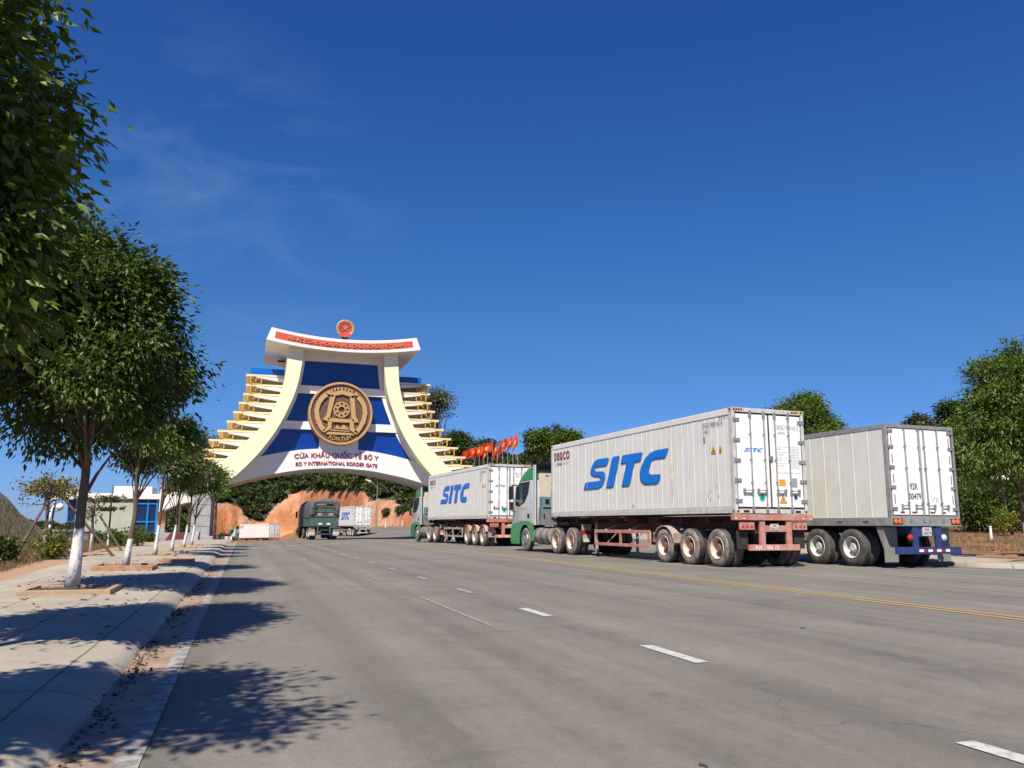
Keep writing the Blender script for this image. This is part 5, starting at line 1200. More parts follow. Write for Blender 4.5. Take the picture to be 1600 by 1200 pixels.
def BK(p):
    if p not in _bk: _bk[p] = bark_mat('bark_whitewashed', p)
    return _bk[p]
# street trees on the left pavement
PZ = .1
tree('street_tree', (-2.45, 2.5, PZ), 'street tree just behind the camera on the left, outside the picture', 'tree', 'street trees on the left pavement', 5.6, (0.0, .2, 3.9), (1.15, 1.15, 1.2), 420, 34, .115, 11, tr=.10, shell=.5, clump=.17, lobes=14)
tree('street_tree', (-2.45, 7.0, PZ), 'nearest leafy street tree filling the top left corner, large leaves', 'tree', 'street trees on the left pavement', 7.0, (-.32, 0, 4.5), (1.2, 1.35, 2.4), 1250, 36, .12, 12, tr=.10, shell=.45, clump=.17, m=[LF, LG], lobes=34, nb=40)
tree('street_tree', (-2.36, 13.75, PZ+.08), 'large dark green street tree with thick whitewashed trunk leaning right in a brick planter', 'tree', 'street trees on the left pavement', 6.6, (-.42, 0, 3.9), (1.6, 1.7, 1.9), 1800, 34, .105, 13, tr=.082, lean=(.2, 0), paint=.85, shell=.45, clump=.15, taper=.3, nb=60, lobes=58, skew=.38)
tree('street_tree', (-2.44, 20.2, PZ+.08), 'slim crooked street tree with speckled white trunk, second in the row', 'tree', 'street trees on the left pavement', 5.2, (.1, 0, 3.5), (1.15, 1.15, 1.3), 560, 34, .11, 14, tr=.062, lean=(.1, .1), paint=.6, shell=.5, clump=.16, lobes=20, m=[LG, LF])
for i, (x, y, zc, m_, lab) in enumerate(((-2.63, 28.5, 3.5, [LG, LDry], 'third street tree from the camera, straight whitewashed trunk in pale soil'), (-2.43, 32.2, 3.4, [LBr, LDry], 'street tree with sparse browned foliage, fourth in the row'), (-2.35, 37.1, 3.3, [LG2, LF], 'fifth street tree, thin leaning white trunk before the steps'), (-2.3, 41.6, 3.3, [LF, LG], 'small bright street tree beside the gate pillar, last in the row'))):
    tree('street_tree', (x, y, base_h(x, y)+PZ), lab, 'tree', 'street trees on the left pavement', 4.6-.1*i, (.2+.1*i, 0, zc-.3), (.95-.03*i, .95, 1.15-.08*i), 300-30*i-(110 if i == 1 else 0), 26, .125, 15+i, tr=.055, lean=(.12, 0), paint=.95, m=m_, clump=.16, shell=.5, nb=16, lobes=11)
# planters
brickp = mat('planter_brick', (.36, .16, .09), .9, col2=(.40, .27, .18), vscale=9, bump=.8, bscale=30); bricky = mat('planter_concrete', (.45, .31, .20), .9, col2=(.33, .25, .18), vscale=5, bump=.6)
soilm = mat('planter_soil', (.13, .075, .05), .95, var=.5, vscale=14, bump=2, bscale=18)
def planter(x, y, s, h, m, label, broken=False, z=PZ):
    zz = base_h(x, y)+z; t = thing('tree_planter', (x, y, zz), 0, label, 'planter', 'square planters round the street trees'); w = .09
    for x0, x1, y0, y1 in ((-s, s, -s, -s+w), (-s, s, s-w, s), (-s, -s+w, -s+w, s-w), (s-w, s, -s+w, s-w)):
        b = MB(); b.box(x0, x1, y0, y1, -.03, h*(.75 if broken and x0 > 0 else 1)); b.build('edging', m, t, bevel=.012)
    b = MB(); n = 8; v = [(-s+w+(2*s-2*w)*i/n, -s+w+(2*s-2*w)*j/n, h*.55+.025*vn(i*2.1+x, j*1.7)) for j in range(n+1) for i in range(n+1)]; b.add(v, [(j*(n+1)+i, j*(n+1)+i+1, (j+1)*(n+1)+i+1, (j+1)*(n+1)+i) for j in range(n) for i in range(n)]); b.build('soil', soilm, t, smooth='all')
planter(-2.36, 13.75, .60, .08, bricky, 'square concrete-edged planter round the thick whitewashed tree nearest the kerb')
planter(-2.44, 20.2, .6, .12, brickp, 'crumbling red brick planter round the crooked second tree', True)
planter(-2.63, 28.5, .6, .05, bricky, 'low sandy planter edge round the third tree')
planter(-1.65, 24.0, .42, .09, brickp, 'empty red brick planter near the kerb, without a tree')
planter(-2.43, 32.2, .55, .06, bricky, 'low planter round the brownish fourth tree')
planter(-2.35, 37.1, .5, .06, bricky, 'far low planter round the fifth tree')
planter(-2.3, 41.6, .5, .06, bricky, 'farthest small planter at the last street tree')
planter(-2.45, 7.0, .62, .11, bricky, 'planter of the nearest tree, just left of the picture')

# trees on the right
gz = lambda x, y: base_h(x, y)
tree('street_tree', (24.2, 20.5, .13), 'large light green tree with leaning whitewashed trunk at the right edge', 'tree', 'trees on the right pavement', 7.3, (-.3, 0, 4.6), (1.75, 1.8, 2.35), 760, 34, .15, 31, tr=.13, lean=(-.6, .0), paint=1.15, m=[LF, LG], taper=.5, clump=.17, lobes=40, aspect=.33, nb=34)
tree('street_tree', (24.4, 31.5, .13), 'light green tree rising behind the box trailer roof', 'tree', 'trees on the right pavement', 8.0, (0, 0, 5.1), (1.6, 1.6, 2.3), 760, 34, .165, 32, tr=.11, paint=1.1, m=[LF, LG], taper=.45, clump=.2, lobes=26, aspect=.33)
b = None
pt_ = planter(23.6, 20.3, .95, .1, brickp, 'red-edged planter under the leaning tree at the right edge', z=.12)
# distinct far trees
def far_tree(x, y, H, c, rad, n, per, size, seed, label, m, **kw):
    zz = hill(x, y)[0]; return tree('hillside_tree', (x, y, zz), label, 'tree', None, H, c, rad, n, per, size, seed, tr=kw.pop('tr', .3), paint=-5, m=m, **kw)
def at(px, py, r):                     # a point at distance r on the line of sight of photo pixel (px, py)
    d = fw+r2*((px-800)/1281.)+u2*((600-py)/1281.); k = r/math.hypot(d.x, d.y); return Vector((d.x*k, d.y*k, 1.1+d.z*k))
def on_hill(px, ptop, r, wpx, hpx, seed, label, m, n=160, per=30, **kw):
    top = at(px, ptop, r); zz = hill(top.x, top.y)[0]; sc = r/1300.; H = max(3, top.z-zz); rad = (wpx*sc/2, wpx*sc/2, hpx*sc/2)
    return far_tree(top.x, top.y, H, (0, 0, H-rad[2]), rad, n, per, kw.pop('size', .55), seed, label, m, **kw)
on_hill(716, 673, 165, 38, 36, 51, 'round dark tree standing out on the ridge right of the gate', [LG2, LG], 200, 40, clump=.6, size=.5)
on_hill(757, 689, 160, 34, 22, 52, 'low dark tree on the ridge above the row of flags', [LG2, LDry], 150, 34, clump=.6, size=.5)
t = on_hill(682, 604, 118, 62, 44, 53, 'tall thin-leaved tree with open drooping branches behind the gate wing', [LDry, LG2], 70, 40, clump=.55, size=.38, shell=.9, tr=.35, nb=60, lump=.6, droop=.9)
t = on_hill(655, 650, 118, 90, 60, 54, 'sparse lower tree behind the right gate wing, leaves thin', [LDry, LG2], 70, 34, clump=.5, size=.34, shell=.9, tr=.3, nb=60, lump=.6, droop=.9)
on_hill(829, 670, 128, 10, 40, 55, 'narrow spiky bamboo-like tree at the left end of the hill top', [LG2, LDry], 60, 26, clump=.35, size=.4)
on_hill(869, 662, 128, 12, 46, 56, 'slender pointed tree above the hill top, left of the nearest container', [LG2, LG], 60, 26, clump=.35, size=.4)
on_hill(850, 673, 126, 30, 34, 57, 'rounded mid green tree between the two spiky trees on the hill top', [LG, LF], 170, 34, clump=.5, size=.45)
on_hill(888, 672, 122, 34, 34, 58, 'leafy tree at the hill top just left of the nearest container', [LG, LF], 170, 34, clump=.5, size=.45)
on_hill(1436, 650, 148, 22, 16, 59, 'tiny dark tree on the far right ridge, left one', [LG2, LDry], 70, 28, clump=.5, size=.5)
on_hill(1484, 628, 140, 26, 24, 60, 'dark rounded tree on the far right ridge, nearer the big tree', [LG2, LG], 110, 30, clump=.5, size=.5)
on_hill(345, 684, 205, 44, 34, 61, 'dark tree behind the left gate wing', [LG2, LDry], 120, 30, clump=.8, size=.7)
on_hill(288, 709, 200, 46, 30, 62, 'dull brownish tree top left of the gate wing', [LBr, LG2], 130, 30, clump=.8, size=.7)

# far-off wood covering the hills: one mass of leaf clumps
def forest():
    rng = np.random.default_rng(77); V = []; Fc = []; MI = []; nb = 0; cnt = 0
    while cnt < 3000:
        px = rng.uniform(-60, 1680); r = None
        if rng.uniform() < .25: px = rng.uniform(320, 700)
        az = math.degrees(math.atan((px-800)/1300.))+17.785
        rb = float(np.interp(az, AZ, RB)); rr = float(np.interp(az, AZ, RR))
        r = rb+(rr+14-rb)*rng.uniform(0, 1)**.85
        x, y = r*math.sin(R(az)), r*math.cos(R(az)); z, cut = hill(x, y)
        if cutfac(az):
            yc = float(np.interp(az, CK, [YC[k] for k in CK])); zc = px2z(yc, rb, az); wf = max(3, (zc-base_h(x, y))*.95)
            if r < rb+wf+1.2 and zc-base_h(x, y) > 1.0: continue
        if az < -5.5:
            if rng.uniform() < .6: continue
            s = rng.uniform(.9, 2.0)
        else: s = rng.uniform(.8, 1.75)*(.55+r/300.)*1.35
        if r < rb+8: s *= .6
        if -3.2 < az < 3.2 and r < rb+30: s *= .5
        n = int(120+60*s); 
        d = rng.normal(0, 1, (n, 3)); d /= np.linalg.norm(d, axis=1)[:, None]; d[:, 2] = np.abs(d[:, 2])*1.1-.25
        lob = rng.normal(0, 1, (5, 3)); lob /= np.linalg.norm(lob, axis=1)[:, None]; k = .82+.4*(np.max(d@lob.T, axis=1)-.5)
        P = d*k[:, None]*np.array([s, s, s*rng.uniform(.8, 1.35)])*rng.uniform(.75, 1.05, (n, 1))+np.array([x, y, z+s*.75])
        v, f = leaves(P, d, .24+.0020*r, rng, .8, .2)
        V.append(v); Fc.append(f+nb); nb += len(v); MI.append(np.full(len(f), rng.choice([0, 0, 1, 1, 2, 3]))); cnt += 1
    o = raw('forest', np.concatenate(V), np.concatenate(Fc), [FA, FB, FC_, FD]); o.data.polygons.foreach_set('material_index', np.concatenate(MI).astype(np.int32))
    stuff(o, 'dense green wood covering the hills behind the gate and trucks', 'forest')
FA = leaf_mat('wood_green', (.050, .075, .020), .4, .15, .6); FB = leaf_mat('wood_dark', (.034, .055, .018), .4, .15, .6); FC_ = leaf_mat('wood_olive', (.080, .095, .030), .4, .15, .6); FD = leaf_mat('wood_yellowish', (.105, .115, .030), .4, .15, .6)
forest()
# bushes at the foot of the bank and on the cut
rng0 = np.random.default_rng(5)
def bush(loc, label, s, n, size, seed, m, cat='bush', grp=None, name='bush', stem=.0, ht=None, droop=.1, aspect=.5):
    rng = np.random.default_rng(seed); t = thing(name, loc, 0, label, cat, grp); h = ht or s
    b = MB(); rnd = random.Random(seed)
    for k in range(5):
        a = rnd.uniform(0, 6.28); b.tube([(0, 0, -.05), (math.cos(a)*s*.2, math.sin(a)*s*.2, stem+h*.5), (math.cos(a)*s*.55, math.sin(a)*s*.55, stem+h*1.2)], [.02+.015*s, .012, .004], 5)
    b.build('stem', BK(-5), t)
    crown('foliage', m, t, rng, (0, 0, stem+h*.75), (s*.8, s*.8, h*.62), n, 22, size, clump=.16*s+.03, droop=droop, aspect=aspect)
    return t
for i, (px, pd, r, s, lab) in enumerate(((473, 0, 175, 1.2, 'low green bush at the foot of the orange bank'), (548, 0, 150, 1.2, 'small bush beside the far container, on the bank'), (604, 806, 158, .95, 'green bush halfway up the orange slope, left one'), (625, 805, 160, .9, 'darker bush on the orange slope, middle one'), (633, 802, 162, .8, 'bush on the orange slope, right one'), (352, 835, 120, .9, 'bush behind the barrier left of the white container'), (365, 838, 122, .6, 'smaller bush right of the barrier'))):
    az = math.atan((px-800)/1300.)+R(17.785); x, y = r*math.sin(az), r*math.cos(az)
    if i in (2, 3, 4):
        for rr_ in np.arange(150, 200, 1.):
            x, y = rr_*math.sin(az), rr_*math.cos(az)
            if hill(x, y)[0] > at(px, pd, rr_).z: break
    bush((x, y, hill(x, y)[0]), lab, s, 60, .3, 200+i, [LG, LDry])

# ------------------------------------------------------------ left verge: saplings, stakes, shrubs, lamp
woodm = mat('stake_wood', (.17, .12, .09), .9, var=.4, vscale=6)
def bare_sapling(x, y, label, seed, H=2.9, s=.8, yellow=False, lf=70):
    z = base_h(x, y); t = thing('sapling', (x, y, z), 0, label, 'sapling', 'staked saplings on the left verge'); rnd = random.Random(seed); rng = np.random.default_rng(seed)
    b = MB(); b.tube([(0, 0, -.05), (.03, 0, H*.3), (-.02, .03, H*.55), (.04, 0, H*.8)], [.06, .05, .04, .02], 8); b.build('trunk', BK(.75), t, smooth='all')
    b = MB(); tips = []
    for k in range(16):
        a = rnd.uniform(0, 6.28); z0 = H*rnd.uniform(.45, .8); L = s*rnd.uniform(.5, 1.1); p = Vector((0, 0, z0)); pts = [tuple(p)]
        for q in range(4): p = p+Vector((math.cos(a)*L/4, math.sin(a)*L/4, rnd.uniform(-.03, .16))); a += rnd.uniform(-.5, .5); pts.append(tuple(p)); tips.append(tuple(p))
        b.tube(pts, [.018, .014, .010, .007, .004], 5)
    stuff(b.build('twig', BK(-5), t))
    tips = np.array(tips); P = tips[rng.choice(len(tips), lf*4)]+rng.normal(0, .09, (lf*4, 3)); v, f = leaves(P, rng.normal(0, 1, P.shape), .11, rng, .5, .3)
    raw('crown', v, f, [LY if yellow else LBr], t); return t
def stake(x, y, dx, dy, L, label):
    t = thing('wooden_stake', (x, y, base_h(x, y)), 0, label, 'stake', 'wooden props of the saplings'); b = MB(); b.tube([(0, 0, -.1), (dx, dy, L)], [.045, .035], 7); b.build('pole', woodm, t); return t
def gp(px, py, z=.0):                    # ground point seen at a pixel
    d = fw+r2*((px-800)/1281.)+u2*((600-py)/1281.); k = (z-1.1)/d.z; return d.x*k, d.y*k
x, y = gp(66, 877); bare_sapling(x, y, 'nearly bare sapling with white lower trunk held by crossed wooden props, far left', 71, 3.3, 1.0, lf=45); sx_, sy_ = x, y
stake(x-.75, y-.3, .85, .4, 2.1, 'wooden prop leaning right against the far left sapling'); stake(x+2.0, y+.6, -1.75, -.5, 2.0, 'long prop leaning left towards the far left sapling')
bush((x-.1, y+.9, base_h(x, y)), 'yellowish flat tuft of leaves behind the bare sapling on the left', .75, 60, .12, 72, [LY, LDry], ht=.35, stem=1.9)
x, y = gp(140, 866); bare_sapling(x, y, 'pale branching sapling in front of the building wall', 73, 2.6, .6, lf=60); stake(x+1.2, y, -1.0, .1, 1.4, 'prop leaning on the pale sapling before the building')
x, y = gp(168, 856); 
t = thing('umbrella_tree', (x, y, base_h(x, y)), 0, 'small tree with flat layered umbrella crown and white foot before the grey wall', 'tree')
b = MB(); b.tube([(0, 0, 0), (0, 0, 2.2), (0, 0, 2.9)], [.05, .035, .012], 7); b.build('trunk', BK(.7), t)
P = []; rg = np.random.default_rng(9)
for zc, rr_ in ((1.75, .55), (2.1, 1.0), (2.25, .6)):
    for k in range(26):
        a = rg.uniform(0, 6.28); q = rr_*rg.uniform(.2, 1); P += [(q*math.cos(a)+rg.normal(0, .06), q*math.sin(a)+rg.normal(0, .06), zc+.12*q+rg.normal(0, .03)) for _ in range(12)]
P = np.array(P); v, f = leaves(P, rg.normal(0, 1, P.shape)*[1, 1, .2], .14, rg, .5, 0); raw('crown', v, f, [LDry], t)
gb = 'clipped and loose shrubs on the left verge'
for i, (px, py, s, m, lab) in enumerate(((78, 878, .42, [LG, LY], 'green shrub with yellow tips right of the bare sapling foot'), (4, 885, .4, [LG2, LG], 'dark shrub at the left picture edge'), (186, 856, .45, [LG, LG2], 'dark shrub before the wall, left of the second tree trunk'), (212, 857, .55, [LG, LF], 'larger green shrub between second and third trees'), (219, 845, .5, [LF, LG], 'round clipped shrub in front of the blue window'), (172, 848, .4, [LG2, LG], 'upright shrub by the umbrella tree'), (234, 848, .35, [LG2, LG], 'low shrub left of the stone steps'), (150, 851, .4, [LG2, LBr], 'brownish shrub below the building wall'), (104, 842, .8, [LG, LDry], 'bush beside the rubble wall'))):
    x, y = gp(px, py); bush((x, y, base_h(x, y)), lab, s*1.1, 40, .11, 300+i, m, 'shrub', gb, 'shrub', ht=s*1.35)
x, y = gp(1575, 838, .9); x, y = 39.5, 37.0
bush((x*.98, y*.93, base_h(x, y)), 'yellow-green clipped shrub behind the leaning white trunk on the right', .62, 60, .14, 320, [LY, LF], 'shrub', None, 'shrub', ht=1.0)
# twin-globe lamps
globe = mat('lamp_globe', (.8, .8, .78), .3); polem = mat('lamp_pole_dark', (.04, .04, .04), .5)
def globe_lamp(x, y, H, label, sp=.34, lean=0):
    t = thing('globe_lamp', (x, y, base_h(x, y)), 0, label, 'lamp', 'white globe lamps'); b = MB(); b.tube([(0, 0, 0), (0, 0, .3), (lean*.5, 0, H*.5), (lean, 0, H)], [.09, .06, .045, .035], 8).tube([(lean-sp, 0, H-.15), (lean, 0, H-.25), (lean+sp, 0, H-.15)], .02, 6); b.build('post', polem, t)
    for q in (-sp, sp):
        b = MB(); n = 10; b.lathe([(.19*(1-math.cos(PI*i/n))-.15, .19*math.sin(PI*i/n)+.001) for i in range(n+1)], (lean+q, 0, H), 'z', 14); b.build('globe', globe, t, smooth='all')
p = at(1562, 745, 52); globe_lamp(p.x+.5, p.y, p.z-base_h(p.x, p.y)-.15, 'twin white globe lamp on a thin dark leaning post, right edge', .36, -.5)
p = at(84, 790, 50); globe_lamp(p.x, p.y, p.z-base_h(p.x, p.y)-.1, 'globe lamp behind the bare sapling on the left', .3)
p = at(63, 823, 62); globe_lamp(p.x, p.y, p.z-base_h(p.x, p.y)-.1, 'low globe lamp far left before the rubble wall', .5)
# dry grass tufts
def tufts(name, pts, m, label):
    rng = np.random.default_rng(8); P = np.array(pts); n = len(P); k = 5; P = np.repeat(P, k, 0)+np.concatenate([rng.normal(0, .06, (n*k, 2)), np.zeros((n*k, 1))], 1)
    D = rng.normal(0, .35, (n*k, 3)); D[:, 2] = 1; D /= np.linalg.norm(D, axis=1)[:, None]; s = np.cross(D, rng.normal(0, 1, D.shape)); s /= np.linalg.norm(s, axis=1)[:, None]; L = rng.uniform(.08, .26, (n*k, 1)); w_ = .012
    v = np.stack([P-s*w_, P+s*w_, P+D*L], 1).reshape(-1, 3); f = np.arange(n*k*3).reshape(-1, 3); o = raw(name, v, f, m); stuff(o, label, 'grass')
drygr = mat('dry_grass_blades', (.17, .12, .06), .9, island=.5); rg = random.Random(4); pts = []
while len(pts) < 9000:
    y = rg.uniform(8, 62); x = rg.uniform(-9.5-.11*max(0, y-30), pl(y)-.75)
    if vn(x*.7, y*.5, 1) > -.15 and bank(x, y) < .4: pts.append((x, y, base_h(x, y)+bank(x, y)-.03))
tufts('dry_grass', pts, drygr, 'brown dry grass between the left pavement and the bank')
pts = []
while len(pts) < 3000:
    r = rg.uniform(27, 62); az = R(rg.uniform(36, 54)); x, y = r*math.sin(az), r*math.cos(az)
    if x > 25.5 and r > 39+5*vn(x*.2, y*.2) and rg.random() < .5+.5*vn(x*.9, y*.9): pts.append((x, y, base_h(x, y)-.03))
tufts('dry_grass', pts, drygr, 'straw-brown dry grass on the red soil at the right edge')
pts = []
while len(pts) < 2500:
    y = rg.uniform(26, 48); e = rg.uniform(0, 5); x = -7.4-.11*(y-30)-e; pts.append((x, y, base_h(x, y)+bank(x, y)-.05))
tufts('dry_grass', pts, mat('bank_weeds', (.12, .10, .05), .9, island=.5), 'weeds on the dark earth bank at the far left')
# fallen leaves
rng = np.random.default_rng(21); n = 340; P = []
while len(P) < n:
    y = rng.uniform(3, 26)
    if rng.uniform() < .3: x = rng.uniform(-.83, -.6); z = .006
    elif rng.uniform() < 2: x = rng.uniform(-3.4, -1.2); z = .112
    else: x = rng.uniform(-.3, 2.5); z = .006
    P.append((x, y, z+base_h(x, y)))
P = np.array(P); a = rng.uniform(0, 6.28, n); D = np.stack([np.cos(a), np.sin(a), np.zeros(n)], 1)*.085; s_ = np.stack([-np.sin(a), np.cos(a), np.zeros(n)], 1)*.022; up_ = np.array([0, 0, 1.])
v = np.stack([P, P+D*.45+s_+up_*rng.uniform(0, .02, (n, 1)), P+D+up_*rng.uniform(0, .02, (n, 1)), P+D*.45-s_+up_*rng.uniform(0, .02, (n, 1))], 1).reshape(-1, 3)
stuff(raw('fallen_leaves', v, np.arange(n*4).reshape(-1, 4), mat('dead_leaf', (.12, .06, .03), .8, island=.5)), 'brown fallen leaves on the left pavement and in the gutter', 'leaves')
# gutter debris clods
clod = mat('gutter_debris', (.14, .08, .05), .95, var=.4, vscale=30); rng = np.random.default_rng(3); P = []; 
for k in range(260):
    y = rng.choice([5.2, 7.3, 8.2, 6.6, 11, 14.5, 3.6])+rng.normal(0, .5); P.append((rng.uniform(-.82, -.70)+abs(rng.normal(0, .05)), y, .01))
P = np.array(P); v, f = leaves(P, rng.normal(0, 1, P.shape)*[1, 1, .25], .035, rng, .9, 0); v[:, 2] = np.maximum(v[:, 2], .004); stuff(raw('gutter_debris', v, f, clod), 'dirt and leaf crumbs along the kerb', 'debris')

# ------------------------------------------------------------ left building, steps, low wall
wallg = mat('building_wall_pale_green', (.40, .44, .39), .75, var=.1, vscale=.8); wfr = mat('window_frame_blue', (.01, .20, .62), .4); wgl = mat('window_glass_blue', (.01, .03, .10), .1, spec=.8); baseg = mat('building_base_grey', (.25, .26, .26), .8, var=.2)
BY = 86.; BZ = base_h(-10, BY)
bl = thing('border_office', (-12, BY, BZ), 0, 'pale green-grey office building with bright blue window grid left of the gate', 'building')
def BB(): return MB((12, -BY, -BZ))
wz = lambda px, py, Y=BY: (lambda d: (d.x*Y/d.y, 1.1+d.z*Y/d.y))(fw+r2*((px-800)/1281.)+u2*((600-py)/1281.))
xL = wz(118, 800)[0]; xW0 = wz(208, 800)[0]; xW1 = wz(246, 800)[0]; zb0 = wz(160, 836)[1]-.3; ztp = wz(160, 779)[1]; zst = wz(225, 833)[1]
b = BB(); b.box(xL, xW0, BY, BY+9, zb0, ztp); b.build('wall', wallg, bl)
b = BB(); b.box(xL-.1, xW1+.1, BY-.12, BY+9, zb0-.4, zst-.15); b.build('base', baseg, bl)
b = BB(); b.box(xL-.5, xW1+.3, BY-.25, BY+9.6, ztp, ztp+.5); b.build('roof', gw, bl)
b = BB(); b.box(xL-2.2, xL-.2, BY-.6, BY+3, ztp-.1, ztp+.9); b.build('canopy', gw, bl)
b = BB(); b.box(xW0, xW1, BY+.15, BY+9, zst-.3, ztp); b.build('inner_wall', wgl, bl)
b = BB(); 
for q in (0, .56, .93): b.box(xW0+(xW1-xW0)*q, xW0+(xW1-xW0)*q+.15, BY-.02, BY+.1, zst, ztp)
for z in (zst, zst+1.0, zst+2.7): b.box(xW0+.15, xW1-.02, BY-.012, BY+.09, z, z+.13)
wd_ = b.build('window', wfr, bl); b = BB(); b.box(xW0, xW1, BY+.1, BY+.13, zst, ztp); b.build('pane', wgl, wd_)
b = BB(); b.box(xW0-.1, xW1+.1, BY-.2, BY+.1, zst-.28, zst-.001); b.build('sill', gw, bl)
b = BB(); b.box(xL-.7, xL-.001, BY+.1, BY+3, zst+1, ztp-.01); wd_ = b.build('window', wfr, bl); b = BB(); b.box(xL-.62, xL-.05, BY+.08, BY+.1, zst+1.1, ztp-.2); b.build('pane', wgl, wd_)
b = BB(); b.tube([(xL-2.4, BY-.5, zb0), (xL-1.6, BY-.5, ztp)], .12, 6); b.build('prop_column', gw, bl)
b = BB(); b.box(xW0-2.2, xW0+1.2, BY+3, BY+8, ztp+.5, ztp+1.3); b.build('roof_storey', gw, bl)
# side arch between the office and the gate
sa = thing('side_arch', (-6, 80, base_h(-6, 80)), 0, 'low white side arch with curved underside joining office and gate pillar', 'arch'); zz = base_h(-6, 80)
b = MB((6, -80, -zz)); xa, za = wz(248, 800, 80)[0], wz(262, 797, 80)[1]; vs = []; n = 16; xe = -4.2
for i in range(n+1):
    t_ = i/n; x = xa+(xe-xa)*t_; zl = wz(262, 800, 80)[1]+.9*math.sin(t_*PI*.55)**1.1; zu = wz(262, 760, 80)[1]+.4*t_
    for y, z in ((80, zl), (80, zu), (84, zu), (84, zl)): vs.append((x, y, z))
b.add(vs, [(i*4+k, i*4+(k+1) % 4, i*4+4+(k+1) % 4, i*4+4+k) for i in range(n) for k in range(4)]+[(0, 1, 2, 3), (n*4+3, n*4+2, n*4+1, n*4)]); b.build('beam', gw, sa, smooth=True)
# steps with red centre
stp = mat('step_granite', (.34, .34, .34), .7, var=.2, vscale=2); carp = mat('step_red', (.19, .045, .045), .8, var=.2, vscale=3)
x0, _ = wz(243, 840, 68); x1, _ = wz(303, 840, 68); z0s = wz(270, 848.5, 68)[1]; z1s = wz(270, 833, 68)[1]
st = thing('stone_steps', (x0, 68, z0s), 0, 'broad grey stone steps with a dark red centre strip beside the gate pillar', 'steps')
for k in range(6):
    b = MB((-x0, -68, -z0s)); zt_ = z0s+(z1s-z0s)*(k+1)/6; b.box(x0, x1-.001, 68+k*.32, 72, z0s-.2 if k == 0 else z0s+(z1s-z0s)*k/6+.001, zt_); sp_ = b.build('step', stp, st)
    xa = wz(256-k*-1.2, 840, 68)[0]; xb = wz(291-k*.3, 840, 68)[0]; b = MB((-x0, -68, -z0s)); b.box(xa, xb, 68+k*.32-.012, 68+k*.32+.315, z0s+(z1s-z0s)*k/6+.03, zt_+.012); b.build('red_strip', carp, sp_)
b = MB((-x0, -68, -z0s)); b.prism([(67.6, z0s-.2), (67.6, z0s+.15), (70, z1s+.1), (72, z1s+.1), (72, z0s-.2)], x1, x1+.25); b.build('side_wall', stp, st)
# rubble wall and far hut line on the left
rub = mat('rubble_stone', (.27, .25, .23), .9, col2=(.14, .13, .12), vscale=3, bump=8, bscale=3)
xw0, zw = wz(52, 828, 72); xw1, _ = wz(110, 828, 72); wl = thing('rubble_wall', (xw0, 72, base_h(xw0, 72)), 0, 'grey rubble stone wall with flat coping at the far left', 'wall'); zz = base_h(xw0, 72)
b = MB((-xw0, -72, -zz)); b.box(xw0-8, xw1+1.5, 72, 72.8, zz-.8, zw-.12); b.build('masonry', rub, wl); b = MB((-xw0, -72, -zz)); b.box(xw0-8.1, xw1+1.6, 71.9, 72.9, zw-.12, zw+.02); b.build('coping', stp, wl)
# red and white barrier
x0, zb_ = wz(341, 848, 76); x1, zt_ = wz(363, 838, 76); br = thing('barrier', (x0, 76, zb_), 0, 'low red and white barrier boards right of the gate pillar', 'barrier')
for k in range(6):
    a = x0+(x1-x0)*k/6; b = MB((-x0, -76, -zb_)); b.box(a, a+(x1-x0)/6-.02, 76, 76.05, zb_+.1, zt_); b.build('board', tapew if k % 2 else redp, br)
b = MB((-x0, -76, -zb_)); b.box(x0-.1, x1, 76.06, 76.14, zb_, zb_+.2); b.build('base_rail', dark, br)

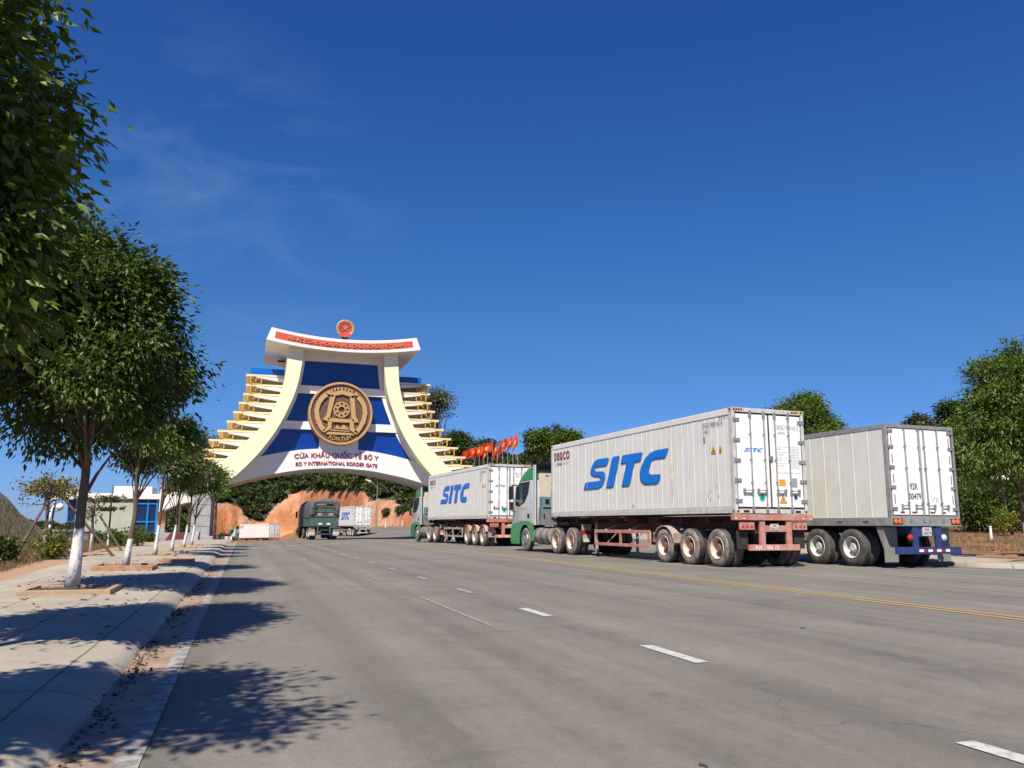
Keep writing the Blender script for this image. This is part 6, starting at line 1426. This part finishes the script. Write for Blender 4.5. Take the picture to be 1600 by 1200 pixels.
# ------------------------------------------------------------ flags
flagr = mat('flag_red', (.62, .035, .015), .6, trans=.25); flagy = mat('flag_star_yellow', (.80, .50, .03), .6)
FX = [(741.6, 698), (749, 696), (756.4, 694), (762, 693), (769.6, 689), (777, 687), (785.4, 684), (793.4, 681), (801.6, 677), (809.4, 675)]
words_ = ['first', 'second', 'third', 'fourth', 'fifth', 'sixth', 'seventh', 'eighth', 'ninth', 'tenth']
for i, (px, py) in enumerate(FX):
    r = 104-2.6*i; p = at(px, py, r); z = base_h(p.x, p.y); H = p.z-z
    t = thing('flagpole', (p.x, p.y, z), 0, f'{words_[i]} flagpole from the left in the row of red flags with yellow stars', 'flagpole', 'flagpoles with red flags beyond the second container')
    b = MB(); b.tube([(0, 0, 0), (0, 0, H)], [.06, .03], 8).lathe([(0, .05), (.08, .05), (.12, 0)], (0, 0, H), 'z', 8); b.build('pole', galv, t, smooth=True)
    L = (1.7, 1.6, 1.3, .6, 1.5, .5, .5, .9, .65, .6)[i]; Hf = 1.1; drop = (.6, .55, .6, 1.3, .45, 1.2, 1.2, .7, 1.0, 1.0)[i]; n, m = 16, 8; V = []
    dirx = -1
    def fp_(u, v): return (dirx*(.04+L*u*(1-.1*v)), .16*math.sin(u*9+i)*u+.06*math.sin(v*5+i), H-.15-Hf*(1-v)-drop*u*(.6+.4*u)+.05*math.sin(u*11+v*3+i))
    for a in range(n+1):
        for c in range(m+1): V.append(fp_(a/n, c/m))
    b = MB(); b.add(V, [(a*(m+1)+c, a*(m+1)+c+1, (a+1)*(m+1)+c+1, (a+1)*(m+1)+c) for a in range(n) for c in range(m)]); fl = b.build('flag', flagr, t, smooth='all')
    b = MB(); V = []; cu, cv = .5, .5
    for k in range(10):
        q = (.30 if k % 2 == 0 else .12); x, yy, zz_ = fp_(cu+q*math.sin(k*PI/5)*Hf/L*.9, cv+q*math.cos(k*PI/5)); V.append((x, yy-.02, zz_))
    c0 = fp_(cu, cv); V.append((c0[0], c0[1]-.02, c0[2]))
    b.add(V, [(k, (k+1) % 10, 10) for k in range(10)]); b.build('star', flagy, fl)
# street lamp beyond the gate
p = at(590, 755, 132); z = base_h(p.x, p.y); H = p.z-z
t = thing('street_lamp', (p.x, p.y, z), 0, 'tall thin galvanised street lamp with single arm, under the gate arch', 'street lamp')
b = MB(); b.tube([(0, 0, 0), (0, 0, H*.98)], [.11, .06], 8); b.build('pole', galv, t, smooth=True); b = MB(); b.tube([(0, 0, H*.9), (-.7, 0, H*1.0), (-1.1, 0, H*1.02)], .04, 6); b.build('arm', galv, t); b = MB(); b.prism([(-1.0, H*1.02), (-1.9, H*1.06), (-1.9, H*1.08), (-1.05, H*1.05)], -.12, .12, 'y'); b.build('lamp_head', tapew, t)
# marker posts
for i, (px, py, r, lab) in enumerate(((1547, 820, 48, 'short whitewashed post on the dry ground at the right'), (602, 836, 140, 'white marker post left on the far kerb below the orange bank'), (628, 833, 142, 'white marker post right on the far kerb below the orange bank'))):
    p = at(px, py, r); z = base_h(p.x, p.y); b = MB(); h_ = (.62, 1.0, 1.0)[i]; b.tube([(0, 0, -.1), (0, 0, h_)], [.07, .06], 8); t = thing('marker_post', (p.x, p.y, z), 0, lab, 'post', None); b.build('post', gw, t); b = MB(); b.lathe([(0, .085), (.03, .05), (.035, 0)], (0, 0, h_), 'z', 8); b.build('cap', redp if i else gw, t)
# roadside shrubs in front of the right-hand wood
for i, (px, r, s, lab) in enumerate(((1530, 56, 1.5, 'loose bush at the foot of the right-hand wood, left of the lamp'), (1512, 58, 1.8, 'tall bush beside the box trailer at the wood edge'), (1548, 60, 2.2, 'big bush behind the small white post'), (1590, 57, 1.9, 'bush behind the leaning white trunk'))):
    az = math.atan((px-800)/1300.)+R(17.785); x, y = r*math.sin(az), r*math.cos(az); bush((x, y, hill(x, y)[0]), lab, s, 150, .2, 340+i, [LG, LG2], 'bush', None, 'bush', ht=s*1.3)
